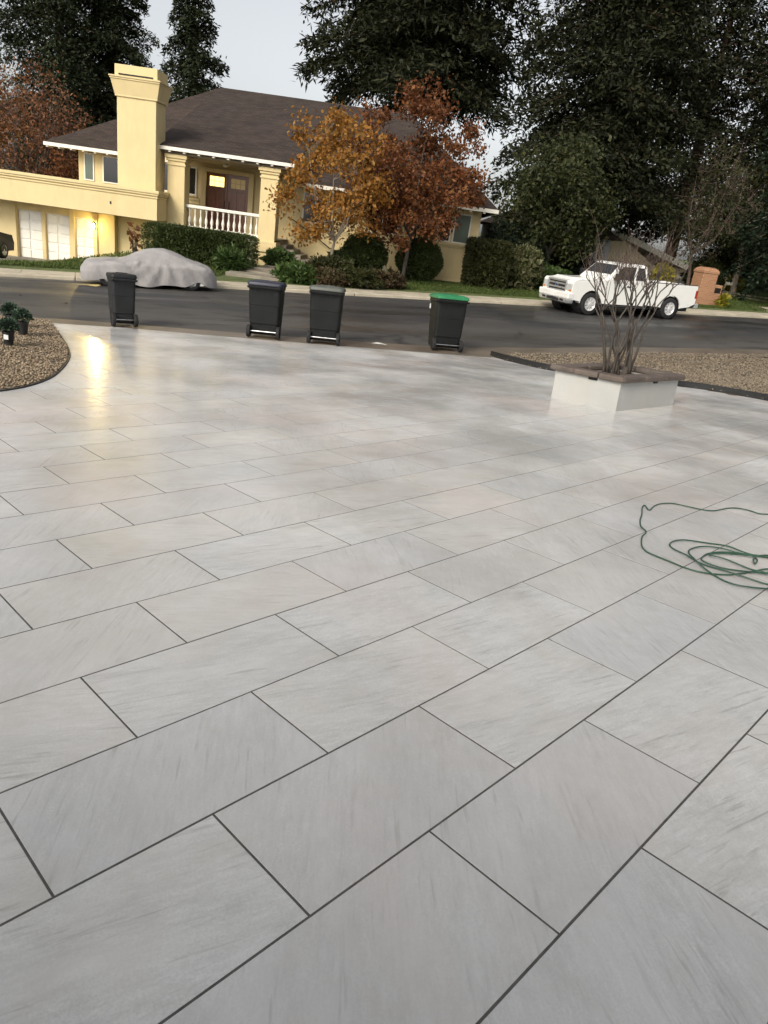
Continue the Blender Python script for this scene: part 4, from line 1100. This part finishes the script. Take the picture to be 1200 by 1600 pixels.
# ------------------------------------------------------------------ garden hose
def hz(x, y, k=0): return plane_z(x, y) + .0085 + k
tail_ = [(3.6, 5.62), (3.115, 5.509), (3.028, 5.503), (2.981, 5.562), (2.899, 5.59), (2.799, 5.556), (2.648, 5.442), (2.551, 5.431), (2.435, 5.483), (2.333, 5.522), (2.223, 5.473), (2.144, 5.389), (2.06, 5.257), (2.063, 5.377), (2.018, 5.297), (1.957, 5.105), (1.903, 4.969), (1.864, 4.816), (1.867, 4.705), (1.804, 4.588), (1.757, 4.451), (1.737, 4.351), (1.747, 4.275), (1.794, 4.211), (1.859, 4.134), (1.916, 4.068), (1.981, 4.026), (2.063, 4.013), (2.181, 4.031), (2.281, 4.078), (2.418, 4.166), (2.546, 4.211), (2.76, 4.22), (2.86, 4.08), (2.72, 3.94)]
loops_ = [[(2.416, 3.942), (2.377, 3.941), (2.313, 3.97), (2.191, 4.054), (2.105, 4.121), (2.045, 4.197), (2.002, 4.282), (1.956, 4.37), (1.953, 4.462), (1.996, 4.535), (2.095, 4.589), (2.24, 4.596), (2.384, 4.579), (2.452, 4.469), (2.522, 4.432), (2.609, 4.434), (2.8, 4.36), (2.86, 4.2), (2.74, 4.12)],
 [(2.519, 4.123), (2.427, 4.098), (2.255, 4.111), (2.147, 4.142), (2.078, 4.196), (2.091, 4.264), (2.167, 4.363), (2.255, 4.411), (2.391, 4.428), (2.522, 4.432), (2.7, 4.40), (2.82, 4.2), (2.7, 3.95)],
 [(2.427, 3.898), (2.307, 3.84), (2.179, 3.843), (2.093, 3.912), (2.038, 4.071), (2.026, 4.235), (2.038, 4.348), (2.09, 4.432), (2.198, 4.488), (2.331, 4.491), (2.44, 4.442), (2.6, 4.42), (2.75, 4.3), (2.66, 4.1)],
 [(2.478, 4.053), (2.455, 4.105), (2.388, 4.138), (2.332, 4.194), (2.251, 4.277), (2.172, 4.331), (2.229, 4.39), (2.38, 4.402), (2.471, 4.395), (2.491, 4.345), (2.438, 4.265), (2.462, 4.337), (2.536, 4.425), (2.622, 4.461), (2.7, 4.38), (2.7, 4.2)]]
chain = tail_ + [p for l in loops_ for p in l]
cpts = catmull(chain, 6)
pts = [(x, y, hz(x, y, 0 if k < len(tail_) * 6 - 40 else .004 + .004 * math.sin(k * .31) + .010 * (k / len(cpts) - .4))) for k, (x, y) in enumerate(cpts)]
hs_ = tag(empty('garden_hose', (2.4, 4.3, plane_z(2.4, 4.3))), 'thin green garden hose lying loosely coiled on the pavers', 'hose')
o = MB().tube(pts, .0050, 7).build('hose', 'hose', hs_, smooth=True); o.location = -Vector(hs_.location)
o = MB().tube([(2.70, 4.2, hz(2.70, 4.2, .012)), (2.71, 4.13, hz(2.71, 4.13, .012))], .013, 8).build('coupling', 'metal', hs_); o.location = -Vector(hs_.location)

# ------------------------------------------------------------------ potted plants on the left gravel
def potted(x, y, s, label, leafy):
    z = bump_l(x, y) + .02
    t = tag(empty('potted_plant', (x, y, z)), label, 'potted plant', 'nursery pots on the left gravel bed')
    MB().lathe([(.066 * s, 0), (.085 * s, .17 * s), (.093 * s, .17 * s), (.093 * s, .2 * s), (.083 * s, .2 * s), (.078 * s, .17 * s)], 18).build('pot', 'pot', t)
    n = 900; d = unit(rng.normal(size=(n, 3))); d[:, 2] = np.abs(d[:, 2]) * 1.1 - .12
    c = d * (.125 * s) * rng.uniform(.55, 1.05, (n, 1)) + np.array([0, 0, .25 * s])
    quads_mesh('foliage', leaves(c, d + rng.normal(size=(n, 3)) * .5, .045, .03), leafy, t)
    return t
p1 = potted(-5.62, 9.92, .9, 'potted green plant with a white tag, nearest of three pots', 'bluegreen')
MB().box(-.01, .055, -.105, -.098, .085, .15).build('tag', 'sticker', p1)
potted(-6.02, 11.05, .98, 'dark potted plant in the middle of the three pots', 'bluegreen')
p3_ = potted(-6.6, 11.75, .95, 'greyish potted plant farthest back of the three pots', 'bluegreen')
MB().box(-.03, .03, -.108, -.1, .08, .14).build('tag', 'sticker', p3_)

x, y = -.62, 15.72
lt = MB().add([(-.17, -.05, 0), (.05, -.09, .012), (.19, .0, 0), (.02, .10, .02), (-.06, .03, .03)], [(0, 1, 4), (1, 2, 4), (2, 3, 4), (3, 0, 4)]).build('litter', 'paper')
lt.location = (x, y, float(street_z(x, y)) + .012); tag(lt, 'crumpled white paper lying in the gutter between the bins', 'litter')
random.seed(3)
for k, (x, y) in enumerate(((-3.55, 16.6), (-8.0, 16.6), (-9.4, 17.2))):
    d_ = MB().add([(-.05, -.03, 0), (.05, -.04, .02), (.06, .03, 0), (-.03, .05, .025)], [(0, 1, 2, 3)]).build('fallen_leaf', 'soil'); d_.location = (x, y, float(street_z(x, y)) + .008)
    tag(d_, ('small dark leaf on the asphalt between the first and second bins', 'small dark leaf on the asphalt just behind the tan gravel bed', 'small dark leaf on the asphalt nearest the left edge of the picture')[k], 'leaf', 'dark leaves on the street')

# ------------------------------------------------------------------ brick letterbox pillar
mx, my = 13.75, 36.4
ml = tag(empty('brick_pillar', (mx, my, float(lawn_z(mx, my))), R(14)), 'orange brick letterbox pillar standing behind the pickup truck', 'pillar')
MB().box(-.45, .35, -.4, .4, -.3, 1.45).build('shaft', 'brick', ml, bevel=.02)
MB().rings([[(-.48 + t, -.43 + t, z), (.38 - t, -.43 + t, z), (.38 - t, .43 - t, z), (-.48 + t, .43 - t, z)] for t, z in ((0, 1.45), (0, 1.55), (.08, 1.66), (.2, 1.72))]).build('cap', 'brick', ml, bevel=.02)
MB().box(.35, .78, -.36, .2, -.3, 1.0).build('side_pier', 'brick', ml, bevel=.02)
MB().box(.40, .72, -.375, -.355, .62, .86).build('letterbox', 'iron', ml, bevel=.01)
# right-hand neighbour's drive and garden borders
def strip(name, pts, wid, mat, kind='structure', dz=.03):
    b = MB(); rs = []
    pts = catmull(pts, 5)
    for i, (x, y) in enumerate(pts):
        x2, y2 = pts[min(i + 1, len(pts) - 1)]; x1, y1 = pts[max(i - 1, 0)]; l = math.hypot(x2 - x1, y2 - y1)
        nx_, ny_ = -(y2 - y1) / l * wid / 2, (x2 - x1) / l * wid / 2
        rs.append([(x - nx_, y - ny_, float(lawn_z(x - nx_, y - ny_)) + dz - .1), (x + nx_, y + ny_, float(lawn_z(x + nx_, y + ny_)) + dz - .1), (x + nx_, y + ny_, float(lawn_z(x + nx_, y + ny_)) + dz), (x - nx_, y - ny_, float(lawn_z(x - nx_, y - ny_)) + dz)])
    b.rings(rs); return tag(b.build(name, mat), kind=kind)
strip('border_path', [(24.0, 41.0), (21.2, 42.1), (19.6, 42.9), (18.6, 44.4), (18.5, 47.0)], .55, 'concrete', dz=.05)
strip('border_path', [(25.0, 45.0), (22.4, 45.2), (20.4, 45.6), (19.3, 46.6), (19.2, 49)], .55, 'concrete', dz=.05)
strip('neighbour_drive', [(17.2, 37.0), (20.5, 38.6), (26, 40.0), (34, 42)], 2.6, 'concrete', dz=.02)
# ------------------------------------------------------------------ vegetation
def shrub(name, loc, r, mat, n, label, cat='shrub', group=None, leaf=(.09, .05), box=False, inner=.86, rz=0, stems=True, rough=.10):
    t = tag(empty(name, loc, rz), label, cat, group)
    rx, ry, rz_ = r
    d = unit(rng.normal(size=(n, 3)))
    if box:
        d = boxdir(n, rx, ry, rz_)
    lump = 1 + rough * (np.sin(d[:, :1] * 5 + 1) * np.sin(d[:, 1:2] * 6) + np.sin(d[:, 2:] * 7 + 2) * .6)
    c = d * lump * rng.uniform(inner, 1.03, (n, 1)) * np.array([rx, ry, rz_]) + np.array([0, 0, rz_])
    c[:, 2] = np.maximum(c[:, 2], .02)
    quads_mesh('foliage', leaves(c, d * .7 + rng.normal(size=(n, 3)) * .7, leaf[0], leaf[1]), mat, t)
    # dark inner mass of older leaves and wood
    m = int(n * .25); d2 = unit(rng.normal(size=(m, 3)))
    if box:
        d2 = boxdir(m, rx, ry, rz_)
    c2 = d2 * rng.uniform(.55, .88, (m, 1)) * np.array([rx, ry, rz_]) + np.array([0, 0, rz_]); c2[:, 2] = np.maximum(c2[:, 2], .02)
    quads_mesh('inner_foliage', leaves(c2, rng.normal(size=(m, 3)), leaf[0] * 3.2, leaf[1] * 3.6), mat, t)
    if stems:
        sb = MB()
        for k in range(7):
            a = k * .9; sb.tube([(.06 * math.cos(a), .06 * math.sin(a), -.1), (rx * .45 * math.cos(a), ry * .45 * math.sin(a), rz_ * 1.1)], [.03, .008], 5)
        sb.build('stems', 'bark', t)
    return t
def boxdir(n, rx, ry, rz_):
    d = rng.uniform(-1, 1, (n, 3)); ar = np.array([ry * rz_, rx * rz_, rx * ry]); ax = rng.choice(3, n, p=ar / ar.sum())
    d[np.arange(n), ax] = np.sign(d[np.arange(n), ax])
    return d * np.minimum(1, (np.sum(np.abs(d) ** 9, axis=1, keepdims=True)) ** (-1 / 9))
def L3(x, y, dz=-.03): return (x, y, float(lawn_z(x, y)) + dz)

shrub('clipped_hedge', L3(-8.6, 29.3), (2.15, .62, .66), 'hedge', 26000, 'long clipped dark green hedge below the porch balustrade', 'hedge', leaf=(.06, .036), box=True, inner=.94, rough=.015)
shrub('round_shrub', L3(-2.35, 31.6), (.95, .8, .86), 'hedge', 9000, 'dark rounded shrub under the orange tree, larger of the pair', leaf=(.07, .045), rough=.05, inner=.92)
shrub('round_shrub', L3(-3.25, 30.6), (.55, .55, .5), 'hedge', 5000, 'small dark round shrub beside the orange tree trunk', leaf=(.07, .045), rough=.05, inner=.92)
shrub('round_shrub', L3(.0, 32.6), (.98, .85, .86), 'hedge', 10000, 'round clipped shrub in front of the cream wall, left of the bay window', leaf=(.07, .045), rough=.05, inner=.92)
shrub('square_shrub', L3(2.95, 33.1), (.95, .8, .98), 'hedge2', 12000, 'big boxy clipped shrub at the right corner of the cream house', leaf=(.07, .042), box=True, inner=.93, rough=.03)
shrub('loose_shrub', L3(4.7, 33.8), (.78, .7, .9), 'varieg', 6000, 'loose variegated shrub right of the boxy shrub', leaf=(.10, .055), rough=.16)
shrub('low_bush', L3(-5.75, 30.9), (.62, .5, .36), 'bright', 3600, 'bright green low bush at the foot of the porch column', leaf=(.09, .05), rough=.2)
shrub('low_bush', L3(-7.05, 27.9), (.52, .45, .36), 'bright', 3200, 'leafy bush at the nose of the covered car', leaf=(.13, .035), rough=.3)
shrub('low_bush', L3(-4.35, 26.75), (.75, .5, .30), 'bright', 4200, 'low leafy bush beside the front path', leaf=(.09, .05), rough=.25)
shrub('low_bush', L3(-3.2, 27.0), (.6, .5, .27), 'pinkcover', 3600, 'reddish low bush by the pavement, left of the green groundcover', leaf=(.08, .05), rough=.25)
shrub('low_bush', L3(-2.2, 27.5), (.85, .6, .30), 'hedge2', 4200, 'spreading green groundcover bush in front of the dark round shrubs', leaf=(.08, .05), rough=.25)
shrub('low_bush', L3(-3.3, 28.4), (.9, .7, .42), 'hedge2', 4600, 'olive bush in front of the orange tree trunk', leaf=(.08, .05), rough=.25)
shrub('low_bush', L3(-1.2, 28.4), (.7, .55, .3), 'pinkcover', 3200, 'brownish groundcover bush at the edge of the lawn', leaf=(.08, .05), rough=.25)
shrub('low_bush', L3(-15.3, 25.9), (.42, .42, .36), 'hedge', 3500, 'dark clipped bush at the far left edge beside the drive', leaf=(.07, .045), rough=.08)
shrub('low_bush', L3(-11.6, 30.2, .1), (.25, .22, .55), 'dryleaf', 120, 'spindly dry rose bush against the garage side wall', leaf=(.07, .05), inner=.2)
# right of the house
shrub('low_bush', L3(6.1, 34.5), (1.0, .8, .5), 'bright', 5000, 'green bush behind the nose of the pickup truck', leaf=(.09, .05), rough=.2)
shrub('yellow_bush', L3(12.2, 38.0), (.55, .5, .75), 'yellow', 3400, 'tall yellow bush showing above the truck bed', leaf=(.09, .05), rough=.2)
shrub('yellow_bush', L3(18.2, 47.0), (.62, .55, .5), 'yellow', 3400, 'yellow bush right of the brick pillar, nearer one', leaf=(.08, .045), rough=.12)
shrub('yellow_bush', L3(20.1, 48.8), (.75, .6, .5), 'yellow', 3600, 'yellow green bush beyond the pillar, farther one', leaf=(.08, .045), rough=.12)
shrub('yellow_bush', L3(14.65, 35.9), (.13, .15, .32), 'yellow', 900, 'narrow yellow flowering plant at the foot of the brick pillar', leaf=(.07, .04), rough=.1)
shrub('dark_shrub', L3(22.4, 54.0), (3.0, 1.6, 1.3), 'cedar', 9000, 'wide dark mounded shrub below the right hand trees', leaf=(.11, .06), rough=.1)
shrub('dark_shrub', L3(26.5, 48.5), (2.2, 1.5, .75), 'hedge', 7000, 'low dark shrub at the far right border', leaf=(.11, .06), rough=.15)
shrub('dark_shrub', L3(17.0, 45.5), (1.0, 1.0, .8), 'olive', 7000, 'olive green shrub behind the brick pillar', leaf=(.11, .06), rough=.2)
shrub('dark_shrub', L3(7.2, 40.5), (1.7, 1.4, 1.2), 'cedar', 9000, 'dark thicket behind the truck bonnet', leaf=(.13, .07), rough=.2)
shrub('dark_shrub', L3(4.6, 38.5), (1.6, 1.5, 1.3), 'cedar', 7000, 'dark thicket under the tall conifer', leaf=(.13, .07), rough=.2)

# lawn grass
N = 110000
al_ = rng.uniform(-8, 44, N); ac_ = KERB + 1.8 + rng.exponential(3.2, N); x = al_ * E_AL[0] + ac_ * E_AC[0]; y = al_ * E_AL[1] + ac_ * E_AC[1]
keep = ~((x > -7) & (x < -3.2) & (y < 35)) & ~((x < -12.4) & (ac_ > 27.3)) & (ac_ < 46) & ~((y > 33) & (x < 3)) 
keep &= ~((x > 17.5) & (np.abs(y - (37.2 + (x - 17.2) * .33)) < 1.6))
x, y = x[keep], y[keep]; z = np.array([float(lawn_z(a, c)) for a, c in zip(x, y)])
c = np.stack([x, y, z - .01], 1); d = rng.normal(size=(len(x), 3)) * .4 + np.array([0, 0, 1.0])
tag(quads_mesh('lawn_grass', leaves(c, d, .085, .03), 'grass'), 'short green grass along the far side of the street', 'grass', kind='stuff')

def frond_dir(n): return unit(rng.normal(size=(n, 3)))
def conifer(name, loc, h, rad, mat, label, bark='bark_red', base=.18, nb=150, per=110, spray=(.27, .12), droop=.35, taper=.85, tr=.45, gap=.12, cat='tree', group=None, top_r=.12, lump=.25):
    t = tag(empty(name, loc), label, cat, group)
    lean = random.uniform(-.01, .01) * h
    MB().tube([(0, 0, -.4), (lean * .2, 0, h * .3), (lean * .6, 0, h * .65), (lean, 0, h * .98)], [tr, tr * .75, tr * .4, .03], 9).build('trunk', bark, t, smooth=True)
    C_, D_ = [], []; lb = MB()
    for i in range(nb):
        f = (i + random.random()) / nb; z = h * (base + (1 - base) * f)
        prof = ((1 - f) ** taper) * (1 - top_r) + top_r
        if f < .12: prof *= .6 + f * 3.3
        L = rad * prof * random.uniform(1 - lump * 1.6, 1 + lump)
        a = i * 2.39996 + random.uniform(-.5, .5)
        if random.random() < gap: continue
        dirv = np.array([math.cos(a), math.sin(a), random.uniform(-.12, .22)])
        m = max(14, int(per * 1.9 * (L / rad)))
        s = rng.beta(1.6, 1.0, m)
        P = dirv[None] * (s * L)[:, None] + np.array([lean * z / h, 0, z])
        P[:, 2] -= droop * L * s ** 2
        side = np.array([-math.sin(a), math.cos(a), 0])
        w = (.10 + .30 * np.sin(np.pi * np.clip(s, 0, 1)) ) * L * .55
        P += side[None] * (rng.normal(size=m) * w)[:, None]; P[:, 2] += rng.normal(size=m) * .16 * (1 + L * .08)
        C_.append(P); dd = dirv[None] * .6 + side[None] * rng.normal(size=(m, 1)) * .8 + rng.normal(size=(m, 3)) * .6; dd[:, 2] -= .30
        D_.append(dd)
        lb.tube([(lean * z / h, 0, z), tuple(np.array([0, 0, z]) + dirv * L * .5 - np.array([0, 0, droop * L * .25])), tuple(np.array([0, 0, z]) + dirv * L * .9 - np.array([0, 0, droop * L * .81]))], [.06 * (1 - f) + .02, .03, .008], 4)
    lb.build('branches', bark, t)
    C_ = np.concatenate(C_); D_ = np.concatenate(D_); n = len(C_)
    nrm = rng.normal(size=(n, 3)) * .7 + np.array([0, 0, 1.0])
    quads_mesh('crown', leaves(C_, D_, spray[0], spray[1], nrm), mat, t)
    return t

def broadleaf(name, loc, h, rad, mat, label, nleaf, leaf, bark='bark', trunk_h=.28, tr=.14, clumps=70, csize=.55, cat='tree', group=None, center=None, flat=1.0, twigs=0, seed=1, open_=.0, hollow=.25):
    random.seed(seed)
    t = tag(empty(name, loc), label, cat, group)
    wood = MB(); th = h * trunk_h
    ccx = np.array(center if center is not None else (0, 0, h * .62)); rz_ = (h - th) * .54 * flat
    pts, rad_, d2 = wob(Vector((0, 0, -.2)), Vector((0, 0, 1)), th + .2, 5, tr, tr * .8, .03)
    wood.tube(pts, rad_, 9); top = pts[-1]
    cl = []
    for i in range(clumps):
        d = unit(rng.normal(size=3)); rr_ = (hollow + (1 - hollow) * random.random() ** .55)
        c = ccx + d * rr_ * np.array([rad, rad, rz_])
        cl.append(c)
    limbs = []
    for i in range(7):
        a = i * 2.4; e = Vector(ccx) + Vector((math.cos(a) * rad * .5, math.sin(a) * rad * .5, rz_ * random.uniform(-.1, .7)))
        mid = top.lerp(e, .5) + Vector((0, 0, -.05 * h)) + Vector((math.cos(a), math.sin(a), 0)) * rad * .08
        wood.tube([top, mid, e], [tr * .6, tr * .38, tr * .12], 6); limbs += [mid, e, mid.lerp(e, .5)]
    for c in cl:
        c = Vector(c); s = min(limbs, key=lambda q: (q - c).length)
        mid = s.lerp(c, .5) + Vector((random.gauss(0, .1), random.gauss(0, .1), random.gauss(0, .1)))
        wood.tube([s, mid, c], [tr * .13, tr * .08, .006], 4)
        for k in range(twigs):
            e = c + Vector((random.gauss(0, .4), random.gauss(0, .4), random.gauss(.35, .4))) * csize * 1.3
            wood.tube([c, c.lerp(e, .5) + Vector((random.gauss(0, .06), random.gauss(0, .06), 0)), e], [.010, .007, .003], 3)
    wood.build('trunk', bark, t)
    if nleaf:
        k = rng.integers(0, len(cl), nleaf); cs = np.array(cl)[k]; szs = rng.uniform(.6, 1.3, len(cl))[k][:, None] * csize
        P = cs + np.clip(rng.normal(size=(nleaf, 3)), -1.9, 1.9) * szs * np.array([1, 1, .75]) * .55
        d = rng.normal(size=(nleaf, 3)); d[:, 2] -= .45
        quads_mesh('crown', leaves(P, d, leaf[0], leaf[1]), mat, t)
    return t

# autumn street trees in front of the house
broadleaf('orange_tree', L3(-3.55, 29.6), 6.4, 2.1, 'orange', 'orange leaved autumn tree in front of the porch roof', 6500, (.145, .10), bark='bark_pale', trunk_h=.22, tr=.07, clumps=70, csize=.5, center=(-.1, 0, 3.4), seed=3)
broadleaf('red_tree', L3(-.6, 31.2), 7.4, 2.75, 'redleaf', 'red brown autumn tree right of the orange one', 16000, (.14, .095), trunk_h=.25, tr=.09, clumps=110, csize=.55, center=(.05, 0, 4.3), seed=8, flat=1.05)
# rust coloured, half bare tree behind the terrace
broadleaf('rust_tree', (-24.0, 45.5, -1.0), 8.6, 3.6, 'dryleaf', 'half bare rust coloured tree behind the terrace at the left', 5200, (.17, .12), bark='twig', trunk_h=.2, tr=.16, clumps=150, csize=.8, twigs=6, seed=12, center=(0, 0, 5.2))
broadleaf('rust_tree', (-28.8, 48, -1.0), 9.5, 3.0, 'orange', 'paler orange tree cut off by the left edge', 5200, (.18, .12), bark='twig', trunk_h=.2, tr=.16, clumps=100, csize=.8, twigs=4, seed=14, center=(0, 0, 6))
broadleaf('red_bush_tree', (-20.2, 44.0, -.6), 3.6, 1.6, 'redleaf', 'small dark red tree just above the terrace wall', 3500, (.14, .10), trunk_h=.2, tr=.07, clumps=40, csize=.5, seed=15)
# tall conifers behind the house
random.seed(21)
conifer('redwood_tree', (-27.6, 58, -.5), 23, 5.2, 'redwood', 'massive dark redwood at the far left behind the chimney', nb=270, per=210, taper=.55, base=.10, top_r=.35, lump=.22, gap=.10)
conifer('redwood_tree', (-24.4, 60, -.5), 22, 3.6, 'redwood', 'second tall redwood, just left of the chimney top', nb=230, per=190, taper=.55, base=.12, top_r=.3, gap=.10)
conifer('redwood_tree', (-18.0, 58.5, -.5), 17.6, 3.5, 'redwood', 'narrower redwood with a pointed top right of the chimney', nb=200, per=170, taper=.75, base=.15, top_r=.12, gap=.12)
conifer('redwood_tree', (-33.6, 56, -.5), 12.5, 2.4, 'redwood', 'small dark conifer at the left edge of the sky', nb=110, per=100, taper=.8)
# dark conifers rising beyond the autumn trees and to the right
conifer('tall_conifer', (-2.0, 60, -.5), 25, 8.0, 'conifer', 'invented huge dark conifer behind the red brown tree, in place of a dark blur', nb=230, per=260, taper=.40, base=.46, top_r=.5, gap=.05, spray=(.5, .15))  # invented tree, its dark crown standing in for a finger's blur
conifer('tall_conifer', (8.6, 43.5, -.3), 19, 5.2, 'conifer', 'tall dark conifer left of the white truck', nb=250, per=230, taper=.5, base=.22, top_r=.45, gap=.07)
conifer('tall_conifer', (16.2, 50.0, .2), 20, 5.0, 'conifer', 'tall dark conifer rising behind the truck cab', nb=200, per=180, taper=.45, base=.16, top_r=.45, gap=.2)
conifer('tall_conifer', (14.6, 62.0, .2), 25, 4.2, 'conifer', 'farther dark conifer between the two tall ones', nb=130, per=120, taper=.45, base=.3, top_r=.4, gap=.25)
conifer('tall_conifer', (24.0, 54.0, .4), 21, 5.6, 'conifer', 'tall dark conifer above the brick pillar', nb=230, per=200, taper=.45, base=.16, top_r=.45, gap=.12)
conifer('cedar_tree', (21.8, 40.0, .4), 17, 5.4, 'cedar', 'deep green cedar with drooping branches at the right edge', nb=240, per=240, taper=.45, base=.14, top_r=.4, gap=.10, droop=.5, bark='bark_pale')
conifer('cedar_tree', (31.0, 50.0, .6), 20, 6.0, 'cedar', 'green cedar cut off by the right edge of the picture', nb=220, per=200, taper=.45, base=.10, top_r=.4, gap=.12, droop=.5)
# lower broadleaf trees under the conifers
broadleaf('green_tree', (6.3, 38.2, -.4), 6.8, 2.7, 'olive', 'rounded green tree beside the grey house', 15000, (.17, .11), trunk_h=.26, tr=.13, clumps=110, csize=.75, seed=31)
broadleaf('green_tree', (8.2, 42.6, -.2), 6.4, 2.2, 'olive', 'small olive green tree behind the truck bonnet', 8000, (.16, .10), trunk_h=.36, tr=.13, clumps=70, csize=.7, seed=33)
broadleaf('twiggy_tree', (14.9, 41.6, .1), 7.6, 2.5, 'olive', 'thin twiggy tree with sparse leaves behind the truck bed', 4200, (.13, .08), bark='twig', trunk_h=.30, tr=.10, clumps=110, csize=.8, twigs=6, seed=35)
broadleaf('green_tree', (19.8, 47.4, .4), 8.0, 2.8, 'olive', 'leaning green tree above the brick pillar', 10000, (.16, .10), bark='bark_pale', trunk_h=.3, tr=.2, clumps=80, csize=.75, seed=36)
pt = tag(empty('pale_trunk', (24.6, 47.2, .7)), 'bare pale forked trunk standing at the right edge of the garden', 'tree')
MB().tube([(0, 0, -.2), (.15, 0, .9), (.5, 0, 2.6)], [.16, .14, .10], 8).tube([(.1, 0, .7), (-.25, .1, 1.7), (-.3, .1, 2.5)], [.11, .09, .06], 7).build('trunk', 'bark_pale', pt)
